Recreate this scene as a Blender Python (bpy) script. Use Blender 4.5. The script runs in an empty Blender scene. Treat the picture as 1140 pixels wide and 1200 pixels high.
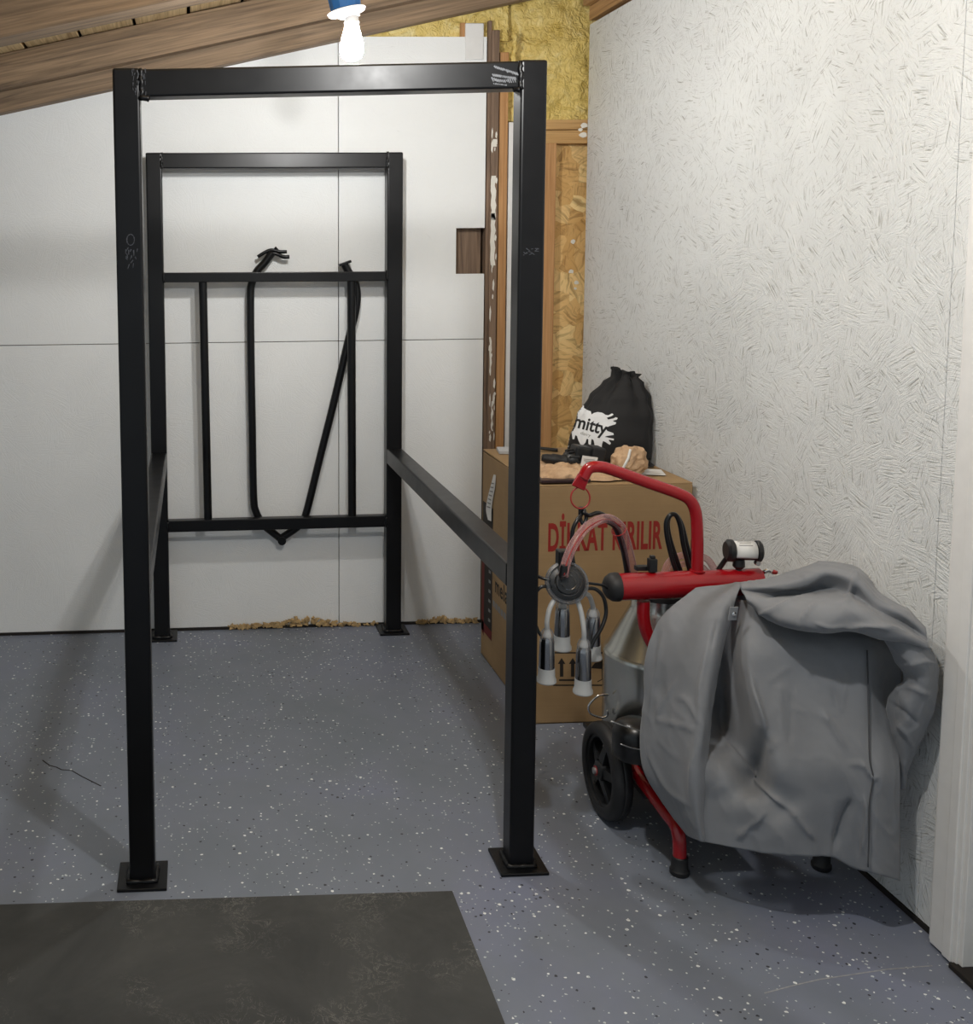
import bpy, bmesh, math, random
from mathutils import Vector, Matrix, noise
from mathutils.bvhtree import BVHTree
from mathutils.geometry import tessellate_polygon
random.seed(7)
PI = math.pi
SC = bpy.context.scene
COL = SC.collection

# ------------------------------------------------------------------ camera
FOC, PCX, PCY = 1238.8, 291.8, 426.2           # focal length and optical centre of the (cropped) photograph
CAM = Vector((0.1754, -2.455, 1.5118))
RIGHT = Vector((0.99854745, -0.0530073, -0.00965472))
DOWN = Vector((-0.01470403, -0.0957099, -0.99530066))
FWD = Vector((0.05183415, 0.9939969, -0.0963503))
cd = bpy.data.cameras.new('camera')
cam = bpy.data.objects.new('camera', cd); COL.objects.link(cam)
cd.sensor_fit = 'HORIZONTAL'; cd.sensor_width = 36.0
cd.lens = FOC / 1140 * 36.0
cd.shift_x = (570 - PCX) / 1140; cd.shift_y = (PCY - 600) / 1140
cd.clip_start = 0.05
m = Matrix.Identity(4)
for i in range(3):
    m[i][0] = RIGHT[i]; m[i][1] = -DOWN[i]; m[i][2] = -FWD[i]; m[i][3] = CAM[i]
cam.matrix_world = m
SC.camera = cam

# ------------------------------------------------------------------ light and exposure
w = bpy.data.worlds.new('world'); SC.world = w; w.use_nodes = True
w.node_tree.nodes['Background'].inputs[0].default_value = (0.84, 0.94, 1.0, 1)
w.node_tree.nodes['Background'].inputs[1].default_value = 0.48
BULB = Vector((0.643, 0.65, 2.15))
BULB_STRENGTH = 550.0
ld = bpy.data.lights.new('second_bulb', 'POINT'); ld.energy = 52; ld.shadow_soft_size = 0.035; ld.color = (1.0, 0.99, 0.97)
lo = bpy.data.objects.new('second_bulb_light', ld); lo.location = (0.75, -0.90, 2.13); COL.objects.link(lo)
SC.view_settings.view_transform = 'Standard'; SC.view_settings.look = 'None'
SC.view_settings.exposure = -0.14; SC.view_settings.gamma = 1.0
SC.view_settings.use_curve_mapping = False
SC.cycles.max_bounces = 10; SC.cycles.transparent_max_bounces = 12
SC.cycles.use_denoising = True
SC.cycles.sample_clamp_indirect = 6.0


def at(u, v, x=None, y=None, z=None):
    """world point of a measured photo pixel on a plane of known x, y or z"""
    d = RIGHT * ((u - PCX) / FOC) + DOWN * ((v - PCY) / FOC) + FWD
    if y is not None: t = (y - CAM.y) / d.y
    elif x is not None: t = (x - CAM.x) / d.x
    else: t = (z - CAM.z) / d.z
    return CAM + d * t


# ------------------------------------------------------------------ materials
def srgb(r, g, b):
    f = lambda c: (c / 255) / 12.92 if c / 255 <= 0.04045 else ((c / 255 + 0.055) / 1.055) ** 2.4
    return (f(r), f(g), f(b), 1)


class NT:
    def __init__(s, name):
        s.m = bpy.data.materials.new(name); s.m.use_nodes = True
        s.t = s.m.node_tree; s.b = s.t.nodes['Principled BSDF']
    def n(s, typ, **k):
        nd = s.t.nodes.new(typ)
        for a, v in k.items():
            if hasattr(nd, a): setattr(nd, a, v)
        return nd
    def l(s, a, b): s.t.links.new(a, b)
    def set(s, **k):
        for a, v in k.items(): s.b.inputs[a.replace('_', ' ')].default_value = v
    def coord(s, scale=(1, 1, 1), tilt=0.0):
        tc = s.n('ShaderNodeTexCoord'); mp = s.n('ShaderNodeMapping'); src = tc.outputs['Object']
        if tilt:
            m0 = s.n('ShaderNodeMapping'); m0.inputs['Rotation'].default_value = (0, tilt, 0)
            s.l(src, m0.inputs['Vector']); src = m0.outputs['Vector']
        mp.inputs['Scale'].default_value = scale
        s.l(src, mp.inputs['Vector']); return mp.outputs['Vector']
    def noise(s, vec, scale, detail=4, rough=0.55, dist=0.0):
        nd = s.n('ShaderNodeTexNoise'); s.l(vec, nd.inputs['Vector'])
        nd.inputs['Scale'].default_value = scale; nd.inputs['Detail'].default_value = detail
        nd.inputs['Roughness'].default_value = rough; nd.inputs['Distortion'].default_value = dist
        return nd.outputs['Fac']
    def ramp(s, fac, stops):
        r = s.n('ShaderNodeValToRGB'); s.l(fac, r.inputs['Fac']); e = r.color_ramp.elements
        while len(e) < len(stops): e.new(0.5)
        for i, (p, c) in enumerate(stops):
            e[i].position = p; e[i].color = c if len(c) == 4 else (*c, 1)
        return r.outputs['Color']
    def mix(s, fac, a, b, mode='MIX'):
        nd = s.n('ShaderNodeMix', data_type='RGBA', blend_type=mode)
        for sock, v in ((nd.inputs[0], fac), (nd.inputs[6], a), (nd.inputs[7], b)):
            if hasattr(v, 'links'): s.l(v, sock)
            else: sock.default_value = v
        return nd.outputs[2]
    def math(s, op, a, b=0.0):
        nd = s.n('ShaderNodeMath', operation=op)
        for i, v in enumerate((a, b)):
            if hasattr(v, 'links'): s.l(v, nd.inputs[i])
            else: nd.inputs[i].default_value = v
        return nd.outputs[0]
    def bump(s, h, strength=0.3, dist=0.01):
        nd = s.n('ShaderNodeBump'); nd.inputs['Strength'].default_value = strength
        nd.inputs['Distance'].default_value = dist
        s.l(h, nd.inputs['Height']); s.l(nd.outputs['Normal'], s.b.inputs['Normal'])
    def base(s, c): s.l(c, s.b.inputs['Base Color'])


def plain(name, col, rough=0.5, metal=0.0, var=0.06, scale=25, bump=0.0, **k):
    q = NT(name); q.set(Roughness=rough, Metallic=metal)
    for a, v in k.items(): q.b.inputs[a.replace('_', ' ')].default_value = v
    c = tuple(col[:3]); v = q.coord(); f = q.noise(v, scale)
    lo = tuple(x * (1 - var) for x in c); hi = tuple(min(1, x * (1 + var)) for x in c)
    q.base(q.ramp(f, [(0.3, lo), (0.7, hi)]))
    if bump: q.bump(f, bump, 0.004)
    return q.m


def strand_field(q, axis, cell=16.0, along=5.0, across=70.0, wobble=0.06):
    """randomly turned flakes of a strand board"""
    tc = q.n('ShaderNodeTexCoord').outputs['Object']
    wob = q.n('ShaderNodeTexNoise'); wob.inputs['Scale'].default_value = 9
    q.l(tc, wob.inputs['Vector'])
    mx = q.n('ShaderNodeMixRGB'); mx.inputs[0].default_value = wobble
    q.l(tc, mx.inputs[1]); q.l(wob.outputs['Color'], mx.inputs[2])
    vo = q.n('ShaderNodeTexVoronoi'); vo.inputs['Scale'].default_value = cell
    q.l(mx.outputs[0], vo.inputs['Vector'])
    sp = q.n('ShaderNodeSeparateColor'); q.l(vo.outputs['Color'], sp.inputs[0])
    ang = q.math('MULTIPLY', sp.outputs[0], 6.283)
    vr = q.n('ShaderNodeVectorRotate', rotation_type=axis + '_AXIS')
    q.l(mx.outputs[0], vr.inputs['Vector']); q.l(ang, vr.inputs['Angle'])
    mp = q.n('ShaderNodeMapping'); q.l(vr.outputs[0], mp.inputs['Vector'])
    sc = {'X': (along, along, across), 'Y': (along, along, across)}[axis]
    mp.inputs['Scale'].default_value = sc
    f = q.noise(mp.outputs[0], 1.0, 4, 0.6)
    return f, sp.outputs[1], tc


def white_board(name, axis, col, strength, dark=0.0):
    q = NT(name); q.set(Roughness=0.62)
    f, r, tc = strand_field(q, axis, 14.0, 13.0, 230.0, 0.016)
    f2, r2, _ = strand_field(q, axis, 25.0, 24.0, 360.0, 0.016)
    n = q.noise(tc, 2.2, 4)
    big = q.ramp(n, [(0.3, tuple(c * 0.93 for c in col)), (0.7, col)])
    gap = q.ramp(f, [(0.27 + dark, (0.50, 0.49, 0.46)), (0.37 + dark, (1, 1, 1))])
    gap2 = q.ramp(f2, [(0.24 + dark, (0.55, 0.54, 0.52)), (0.34 + dark, (1, 1, 1))])
    q.base(q.mix(1.0, q.mix(1.0, big, gap, 'MULTIPLY'), gap2, 'MULTIPLY'))
    msk = q.ramp(q.noise(tc, 3.1, 3, 0.6), [(0.34, (0.6, 0.6, 0.6)), (0.66, (1, 1, 1))])
    h = q.math('MULTIPLY', q.math('ADD', f, q.math('ADD', q.math('MULTIPLY', f2, 0.7), q.math('MULTIPLY', r, 0.15))), msk)
    q.bump(h, strength, 0.009)
    return q.m


def osb(name, axis):
    q = NT(name); q.set(Roughness=0.65)
    f, r, tc = strand_field(q, axis, 15, 5, 60)
    f2, r2, _ = strand_field(q, axis, 30, 10, 120)
    a = q.ramp(r, [(0.0, srgb(204, 160, 96)), (0.5, srgb(226, 186, 122)), (1.0, srgb(242, 212, 150))])
    g = q.ramp(f, [(0.30, (0.45, 0.40, 0.33)), (0.5, (1, 1, 1))])
    c = q.mix(1.0, a, g, 'MULTIPLY')
    g2 = q.ramp(f2, [(0.28, (0.60, 0.52, 0.42)), (0.45, (1, 1, 1))])
    q.base(q.mix(0.8, c, g2, 'MULTIPLY'))
    q.bump(q.math('ADD', f, f2), 0.5, 0.006)
    return q.m


def wood(name, c_dark, c_light, axis, rough=0.7, knots=True, tilt=0.0):
    q = NT(name); q.set(Roughness=rough)
    sc = {'X': (0.6, 14, 14), 'Y': (14, 0.6, 14), 'Z': (14, 14, 0.6)}[axis]
    v = q.coord(sc, tilt=tilt); f = q.noise(v, 3.0, 6, 0.6, 1.2)
    sc2 = {'X': (1.2, 60, 60), 'Y': (60, 1.2, 60), 'Z': (60, 60, 1.2)}[axis]
    f2 = q.noise(q.coord(sc2, tilt=tilt), 3.0, 3, 0.5)
    c = q.ramp(f, [(0.28, c_dark), (0.62, c_light)])
    c = q.mix(0.35, c, q.ramp(f2, [(0.3, (0.35, 0.3, 0.25)), (0.6, (1, 1, 1))]), 'MULTIPLY')
    if knots:
        ks = {'X': (1.6, 5, 5), 'Y': (5, 1.6, 5), 'Z': (5, 5, 1.6)}[axis]
        vo = q.n('ShaderNodeTexVoronoi'); vo.inputs['Scale'].default_value = 1.0
        q.l(q.coord(ks, tilt=tilt), vo.inputs['Vector'])
        k = q.ramp(vo.outputs['Distance'], [(0.07, (0.25, 0.16, 0.10)), (0.17, (1, 1, 1))])
        c = q.mix(0.85, c, k, 'MULTIPLY')
    q.base(c); q.bump(q.math('ADD', f, q.math('MULTIPLY', f2, 0.5)), 0.35, 0.004)
    return q.m


def floor_material():
    q = NT('grey_flake_floor'); q.set(Roughness=0.42)
    tc = q.n('ShaderNodeTexCoord').outputs['Object']
    n = q.noise(tc, 1.7, 5, 0.6, 0.4); n2 = q.noise(tc, 7.0, 4, 0.6)
    c = q.ramp(n, [(0.30, srgb(112, 120, 130)), (0.50, srgb(120, 127, 140)), (0.70, srgb(124, 130, 150))])
    c = q.mix(0.25, c, q.ramp(n2, [(0.3, (0.72, 0.73, 0.74)), (0.65, (1, 1, 1))]), 'MULTIPLY')
    dens = q.ramp(q.noise(tc, 3.4, 3, 0.5), [(0.35, (0.30, 0.30, 0.30)), (0.7, (1, 1, 1))])
    def flakes(scale, lim, keep, colour, prev, off):
        mp = q.n('ShaderNodeMapping'); mp.inputs['Location'].default_value = (off, off * 1.7, 0)
        q.l(tc, mp.inputs['Vector'])
        jit = q.n('ShaderNodeMixRGB'); jit.inputs[0].default_value = 0.006
        nn = q.n('ShaderNodeTexNoise'); nn.inputs['Scale'].default_value = 160
        q.l(mp.outputs[0], nn.inputs['Vector']); q.l(mp.outputs[0], jit.inputs[1]); q.l(nn.outputs['Color'], jit.inputs[2])
        vo = q.n('ShaderNodeTexVoronoi'); vo.inputs['Scale'].default_value = scale
        q.l(jit.outputs[0], vo.inputs['Vector'])
        sp = q.n('ShaderNodeSeparateColor'); q.l(vo.outputs['Color'], sp.inputs[0])
        size = q.math('MULTIPLY', sp.outputs[1], lim)
        inside = q.math('LESS_THAN', vo.outputs['Distance'], q.math('ADD', size, 0.06))
        chosen = q.math('LESS_THAN', sp.outputs[0], q.math('MULTIPLY', dens, keep))
        return q.mix(q.math('MULTIPLY', inside, chosen), prev, colour)
    c = flakes(62, 0.20, 0.42, srgb(232, 236, 236), c, 0.0)
    c = flakes(105, 0.26, 0.34, srgb(196, 204, 206), c, 3.1)
    c = flakes(70, 0.22, 0.30, srgb(44, 48, 56), c, 7.7)
    q.base(c)
    r = q.ramp(n2, [(0.3, (0.36, 0.36, 0.36)), (0.7, (0.52, 0.52, 0.52))]); q.l(r, q.b.inputs['Roughness'])
    q.bump(n2, 0.06, 0.004)
    return q.m


def black_steel():
    q = NT('black_painted_steel'); q.set(Roughness=0.31, Specular_IOR_Level=0.31)
    v = q.coord(); f = q.noise(v, 6, 5, 0.6); g = q.noise(v, 14, 3)
    q.base(q.ramp(f, [(0.3, srgb(9, 9, 11)), (0.75, srgb(15, 16, 19))]))
    q.l(q.ramp(g, [(0.3, (0.31, 0.31, 0.31)), (0.7, (0.36, 0.36, 0.36))]), q.b.inputs['Roughness'])
    q.bump(f, 0.03, 0.003); return q.m


def mat_rubber():
    q = NT('scuffed_black_rubber'); q.set(Roughness=0.75)
    tc = q.n('ShaderNodeTexCoord').outputs['Object']
    n = q.noise(tc, 3.0, 6, 0.65, 0.6); n2 = q.noise(tc, 16.0, 6, 0.7, 2.5); n3 = q.noise(tc, 5, 3, 0.5)
    c = q.ramp(n, [(0.3, srgb(46, 48, 48)), (0.7, srgb(72, 73, 72))])
    s = q.ramp(n2, [(0.485, (0, 0, 0)), (0.50, (1, 1, 1)), (0.515, (0, 0, 0))])
    s = q.mix(1.0, s, q.ramp(n3, [(0.52, (0, 0, 0)), (0.64, (1, 1, 1))]), 'MULTIPLY')
    q.base(q.mix(q.math('MULTIPLY', s, 0.7), c, srgb(140, 138, 132)))
    q.bump(n2, 0.12, 0.003); return q.m


def foam_mat():
    q = NT('yellow_spray_foam'); q.set(Roughness=0.38)
    tc = q.n('ShaderNodeTexCoord').outputs['Object']
    n = q.noise(tc, 9, 5, 0.6, 1.5); n2 = q.noise(tc, 30, 4, 0.55, 1.8)
    q.base(q.ramp(n, [(0.3, srgb(212, 182, 92)), (0.55, srgb(233, 207, 126)), (0.8, srgb(245, 230, 172))]))
    q.bump(q.math('ADD', n2, q.math('MULTIPLY', n, 0.8)), 0.9, 0.02); return q.m


def cardboard_mat():
    q = NT('brown_cardboard'); q.set(Roughness=0.72)
    n = q.noise(q.coord(), 4, 4); g = q.noise(q.coord((1, 1, 60)), 3, 3)
    c = q.ramp(n, [(0.3, srgb(150, 122, 86)), (0.7, srgb(172, 142, 102))])
    q.base(q.mix(0.12, c, q.ramp(g, [(0.3, (0.5, 0.5, 0.5)), (0.7, (1, 1, 1))]), 'MULTIPLY'))
    q.bump(n, 0.1, 0.01); return q.m


def kraft_mat():
    q = NT('crumpled_kraft_paper'); q.set(Roughness=0.7)
    n = q.noise(q.coord(), 20, 5)
    q.base(q.ramp(n, [(0.3, srgb(176, 142, 108)), (0.7, srgb(206, 174, 140))])); q.bump(n, 0.4, 0.01); return q.m


def cloth_mat(name, col, scale=900, b=0.08, rough=0.8, sheen=0.15):
    q = NT(name); q.set(Roughness=rough, Sheen_Weight=sheen)
    v = q.coord(); n = q.noise(v, 7, 5, 0.6); wv = q.noise(v, scale, 2)
    c = tuple(col[:3])
    q.base(q.ramp(n, [(0.3, tuple(x * 0.9 for x in c)), (0.7, tuple(x * 1.08 for x in c))]))
    q.bump(q.math('ADD', q.math('MULTIPLY', wv, 0.25), n), b, 0.006); return q.m


def clear_mat(name, tint, body, rough=0.06, shine=0.75):
    """thin clear plastic: see-through, shiny at the edges, with a little cloudy body"""
    q = NT(name); t = q.t; out = t.nodes['Material Output']
    f = q.noise(q.coord(), 30, 3); c = tint[:3]
    q.base(q.ramp(f, [(0.3, tuple(x * 0.9 for x in c)), (0.7, c)])); q.set(Roughness=0.3)
    tr = q.n('ShaderNodeBsdfTransparent'); tr.inputs[0].default_value = (*[0.75 + 0.25 * x for x in c], 1)
    gl = q.n('ShaderNodeBsdfGlossy'); gl.inputs['Roughness'].default_value = rough
    lw = q.n('ShaderNodeLayerWeight'); lw.inputs[0].default_value = 0.18
    m1 = q.n('ShaderNodeMixShader'); q.l(q.math('MULTIPLY', lw.outputs['Fresnel'], shine), m1.inputs[0]); q.l(tr.outputs[0], m1.inputs[1]); q.l(gl.outputs[0], m1.inputs[2])
    m2 = q.n('ShaderNodeMixShader'); q.l(q.math('ADD', q.math('MULTIPLY', lw.outputs['Facing'], body), body * 0.5), m2.inputs[0]); q.l(m1.outputs[0], m2.inputs[1]); q.l(q.b.outputs[0], m2.inputs[2])
    q.l(m2.outputs[0], out.inputs['Surface']); return q.m


M = {}
M['back'] = white_board('white_painted_board', 'Y', (0.84, 0.855, 0.855), 0.26, -0.07)
M['right'] = white_board('white_painted_strand_board', 'X', (0.80, 0.825, 0.83), 0.72, 0.055)
M['white'] = plain('white_paint', (0.74, 0.74, 0.73), 0.45, var=0.03)
M['osb'] = osb('bare_strand_board', 'Y')
M['floor'] = floor_material()
M['rafter'] = wood('weathered_rafter_wood', srgb(92, 77, 62), srgb(152, 128, 102), 'X', tilt=math.atan(0.212))
M['rafter_clean'] = wood('new_rafter_wood', srgb(150, 112, 72), srgb(196, 156, 108), 'Y')
M['plank'] = wood('roof_plank_wood', srgb(170, 140, 100), srgb(222, 196, 150), 'Y')
M['stud_old'] = wood('old_dark_stud_wood', srgb(92, 74, 60), srgb(140, 116, 96), 'Z', knots=False)
M['stud_new'] = wood('orange_stud_wood', srgb(168, 118, 70), srgb(196, 150, 100), 'Z', knots=False)
M['header'] = wood('header_wood', srgb(176, 134, 80), srgb(204, 164, 108), 'X', knots=False)
M['steel'] = black_steel()
M['mat'] = mat_rubber()
M['foam'] = foam_mat()
M['card'] = cardboard_mat()
M['kraft'] = kraft_mat()
M['cover'] = cloth_mat('grey_cover_fabric', srgb(122, 125, 130))
M['bag'] = cloth_mat('black_bag_fabric', srgb(20, 20, 22), 600, 0.10, 0.75, 0.05)
M['red'] = plain('red_gloss_paint', srgb(150, 12, 22), 0.24, var=0.04, Coat_Weight=0.3)
M['ringred'] = plain('red_plastic', srgb(150, 36, 32), 0.4)
M['black'] = plain('black_plastic', srgb(24, 25, 27), 0.4, var=0.1)
M['rubber'] = plain('black_rubber', srgb(26, 26, 28), 0.55, var=0.1, bump=0.05)
M['hose'] = plain('black_hose', srgb(16, 17, 19), 0.3, var=0.1)
M['dark'] = plain('dark_gap', srgb(30, 25, 22), 0.8)
M['inox'] = plain('stainless_steel', (0.62, 0.62, 0.58), 0.24, 1.0, var=0.05, scale=8)
M['chrome'] = plain('chrome', (0.75, 0.75, 0.75), 0.10, 1.0, var=0.02)
M['shell'] = plain('dark_polished_steel', (0.33, 0.33, 0.34), 0.16, 1.0, var=0.05)
M['alu'] = plain('dull_zinc', (0.55, 0.55, 0.55), 0.4, 0.9)
M['silicone'] = plain('milky_silicone', srgb(196, 199, 200), 0.35, var=0.03, Alpha=0.72)
M['clear'] = clear_mat('clear_plastic', (0.75, 0.75, 0.76), 0.22)
M['tube'] = clear_mat('clear_pink_tube', srgb(222, 172, 172), 0.42)
M['glass'] = clear_mat('clear_bowl', (0.62, 0.63, 0.65), 0.05, 0.04, 0.32)
M['smoke'] = clear_mat('smoky_plastic', (0.22, 0.23, 0.25), 0.75)
M['bluebox'] = plain('blue_plastic', srgb(40, 104, 172), 0.4)
M['porcelain'] = plain('white_lamp_plastic', (0.85, 0.85, 0.85), 0.35, var=0.02)
M['paper'] = plain('white_paper', srgb(226, 226, 224), 0.7, var=0.03)
M['greypad'] = plain('light_grey_plastic', srgb(190, 194, 200), 0.5)
M['inkred'] = plain('red_print', srgb(146, 34, 26), 0.7)
M['inkblack'] = plain('black_print', srgb(36, 30, 26), 0.7)
M['inkgrey'] = plain('grey_print', srgb(140, 140, 138), 0.7)
M['logo'] = plain('white_print', srgb(232, 234, 236), 0.6, var=0.03)
M['chalk'] = plain('chalk_scuff', srgb(120, 124, 130), 0.7, var=0.25, scale=300)
M['chalkdim'] = plain('faint_scuff', srgb(64, 67, 74), 0.6, var=0.3, scale=300)
M['crumb'] = plain('tan_foam_crumbs', srgb(180, 152, 108), 0.9, var=0.3, scale=60, bump=0.6)
M['spackle'] = plain('white_filler', srgb(226, 222, 212), 0.7)
M['sheathing'] = plain('dark_sheathing', srgb(120, 92, 66), 0.8, var=0.25)
M['backroom'] = plain('shed_board', (0.55, 0.54, 0.52), 0.7)
q = NT('lit_bulb'); q.set(Emission_Color=(1.0, 0.995, 0.97, 1), Emission_Strength=BULB_STRENGTH)
q.base(q.ramp(q.noise(q.coord(), 5), [(0, (0.9, 0.9, 0.88)), (1, (0.92, 0.92, 0.9))])); M['lit'] = q.m


# ------------------------------------------------------------------ mesh helpers
def spline(pts, n=8, closed=False):
    P = [Vector(p) for p in pts]; out = []
    N = len(P); segs = N if closed else N - 1
    for i in range(segs):
        if closed: a, b, c, d = P[i - 1], P[i], P[(i + 1) % N], P[(i + 2) % N]
        else:
            b, c = P[i], P[i + 1]
            a = P[i - 1] if i > 0 else b * 2 - c
            d = P[i + 2] if i + 2 < N else c * 2 - b
        for k in range(n):
            t = k / n
            out.append(0.5 * ((2 * b) + (c - a) * t + (2 * a - 5 * b + 4 * c - d) * t * t + (3 * b - a - 3 * c + d) * t ** 3))
    if not closed: out.append(P[-1].copy())
    return out


class MB:
    def __init__(s): s.bm = bmesh.new()
    def box(s, x0, x1, y0, y1, z0, z1):
        v = [s.bm.verts.new(p) for p in ((x0, y0, z0), (x1, y0, z0), (x1, y1, z0), (x0, y1, z0), (x0, y0, z1), (x1, y0, z1), (x1, y1, z1), (x0, y1, z1))]
        for f in ((3, 2, 1, 0), (4, 5, 6, 7), (0, 1, 5, 4), (1, 2, 6, 5), (2, 3, 7, 6), (3, 0, 4, 7)):
            s.bm.faces.new([v[i] for i in f])
        return s
    def hexa(s, c):            # 8 corners in the order of box()
        v = [s.bm.verts.new(p) for p in c]
        for f in ((3, 2, 1, 0), (4, 5, 6, 7), (0, 1, 5, 4), (1, 2, 6, 5), (2, 3, 7, 6), (3, 0, 4, 7)):
            s.bm.faces.new([v[i] for i in f])
        return s
    def obox(s, c, u, v, wv):  # oriented box, half extents as vectors
        c, u, v, wv = Vector(c), Vector(u), Vector(v), Vector(wv)
        return s.hexa([c - u - v - wv, c + u - v - wv, c + u + v - wv, c - u + v - wv, c - u - v + wv, c + u - v + wv, c + u + v + wv, c - u + v + wv])
    def poly(s, pts):
        s.bm.faces.new([s.bm.verts.new(p) for p in pts]); return s
    def prism(s, pts, d):
        d = Vector(d); a = [s.bm.verts.new(p) for p in pts]; b = [s.bm.verts.new(Vector(p) + d) for p in pts]
        n = len(pts); s.bm.faces.new(a[::-1]); s.bm.faces.new(b)
        for i in range(n): s.bm.faces.new((a[i], a[(i + 1) % n], b[(i + 1) % n], b[i]))
        return s
    def tube(s, pts, r, seg=14, closed=False, flat=1.0):
        P = [Vector(p) for p in pts]; N = len(P)
        R = r if isinstance(r, (list, tuple)) else [r] * N
        T = []
        for i in range(N):
            a = P[i - 1] if (i > 0 or closed) else P[i]; b = P[(i + 1) % N] if (i < N - 1 or closed) else P[i]
            T.append((b - a).normalized())
        up = Vector((0, 0, 1)) if abs(T[0].z) < 0.9 else Vector((0, 1, 0))
        nrm = (up - T[0] * up.dot(T[0])).normalized(); rings = []
        for i in range(N):
            nrm = (nrm - T[i] * nrm.dot(T[i])).normalized(); bi = T[i].cross(nrm)
            rings.append([s.bm.verts.new(P[i] + (nrm * math.cos(2 * PI * k / seg) * flat + bi * math.sin(2 * PI * k / seg)) * R[i]) for k in range(seg)])
        for i in range(N if closed else N - 1):
            A, B = rings[i], rings[(i + 1) % N]
            for k in range(seg): s.bm.faces.new((A[k], A[(k + 1) % seg], B[(k + 1) % seg], B[k]))
        if not closed: s.bm.faces.new(rings[0][::-1]); s.bm.faces.new(rings[-1])
        return s
    def lathe(s, prof, c, ax=(0, 0, 1), seg=32):
        ax = Vector(ax).normalized(); c = Vector(c)
        up = Vector((0, 0, 1)) if abs(ax.z) < 0.9 else Vector((1, 0, 0))
        u = (up - ax * up.dot(ax)).normalized(); v = ax.cross(u); rings = []
        for r, h in prof:
            if r < 1e-5: rings.append([s.bm.verts.new(c + ax * h)])
            else: rings.append([s.bm.verts.new(c + ax * h + (u * math.cos(2 * PI * k / seg) + v * math.sin(2 * PI * k / seg)) * r) for k in range(seg)])
        for A, B in zip(rings, rings[1:]):
            for k in range(seg):
                k2 = (k + 1) % seg
                if len(A) == 1 and len(B) == 1: continue
                if len(A) == 1: s.bm.faces.new((A[0], B[k2], B[k]))
                elif len(B) == 1: s.bm.faces.new((A[k], A[k2], B[0]))
                else: s.bm.faces.new((A[k], A[k2], B[k2], B[k]))
        return s
    def grid(s, rows):
        V = [[s.bm.verts.new(p) for p in r] for r in rows]
        for a, b in zip(V, V[1:]):
            for i in range(len(a) - 1): s.bm.faces.new((a[i], a[i + 1], b[i + 1], b[i]))
        return s
    def build(s, name, mat, parent=None, bevel=0.0, smooth=False, solid=0.0, subsurf=0, recalc=True):
        if recalc: bmesh.ops.recalc_face_normals(s.bm, faces=s.bm.faces)
        me = bpy.data.meshes.new(name); s.bm.to_mesh(me); s.bm.free()
        me.materials.append(mat)
        if smooth:
            for p in me.polygons: p.use_smooth = True
        o = bpy.data.objects.new(name, me); COL.objects.link(o)
        if smooth and smooth != 'all': 
            me.set_sharp_from_angle(angle=math.radians(40))
        if parent is not None:
            o.parent = parent; o.matrix_parent_inverse = parent.matrix_world.inverted()
        if solid:
            md = o.modifiers.new('thickness', 'SOLIDIFY'); md.thickness = solid; md.offset = 0
        if bevel:
            md = o.modifiers.new('bevel', 'BEVEL'); md.width = bevel; md.segments = 3; md.limit_method = 'ANGLE'
            md.angle_limit = math.radians(40)
        if subsurf:
            md = o.modifiers.new('subsurf', 'SUBSURF'); md.levels = subsurf; md.render_levels = subsurf
        return o


def tag(o, label, cat, group=None):
    o['label'] = label; o['category'] = cat
    if group: o['group'] = group
    return o
def struct(o, label=None):
    o['kind'] = 'structure'
    if label: o['label'] = label
    return o
def thing(name, label, cat, loc, group=None):
    o = bpy.data.objects.new(name, None); COL.objects.link(o); o.location = loc
    o.empty_display_size = 0.05
    bpy.context.view_layer.update()
    return tag(o, label, cat, group)


def text_mesh(body, size, bold=0.0, xs=1.0, spacing=1.0):
    """flat lettering as a list of (verts2d, faces), centred on x, baseline at 0"""
    cu = bpy.data.curves.new('lettering', 'FONT'); cu.body = body; cu.size = size; cu.offset = bold
    cu.space_character = spacing; cu.resolution_u = 4
    ob = bpy.data.objects.new('lettering', cu); COL.objects.link(ob)
    bpy.context.view_layer.update()
    me = bpy.data.meshes.new_from_object(ob.evaluated_get(bpy.context.evaluated_depsgraph_get()))
    vs = [(v.co.x * xs, v.co.y) for v in me.vertices]; fs = [list(p.vertices) for p in me.polygons]
    bpy.data.objects.remove(ob); bpy.data.curves.remove(cu); bpy.data.meshes.remove(me)
    x0 = min(v[0] for v in vs); x1 = max(v[0] for v in vs)
    return [(v[0] - (x0 + x1) / 2, v[1]) for v in vs], fs, x1 - x0


def put_text(body, size, origin, ux, uy, nrm, mat, name, parent, bold=0.0, xs=1.0, spacing=1.0, lift=0.0006, thick=0.0004):
    vs, fs, wd = text_mesh(body, size, bold, xs, spacing)
    o, ux, uy, nrm = Vector(origin), Vector(ux).normalized(), Vector(uy).normalized(), Vector(nrm).normalized()
    mb = MB(); V = [mb.bm.verts.new(o + ux * a + uy * b + nrm * lift) for a, b in vs]
    for f in fs:
        try: mb.bm.faces.new([V[i] for i in f])
        except ValueError: pass
    return mb.build(name, mat, parent, recalc=False)


# ================================================================== THE SETTING
WY = 1.785                                   # inner face of the back wall
def wx(y): return 1.800 - 0.0125 * (y + 0.33)   # inner face of the right wall
ROOF = 0.212                                 # roof slope, rising to the right
def zr(x): return 2.285 + ROOF * x           # underside of rafters

# floor
mb = MB(); mb.box(-3.2, 3.2, -4.2, 2.3, -0.12, 0.0)
struct(mb.build('floor', M['floor']), 'grey blue epoxy floor with white and black flakes')
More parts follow.
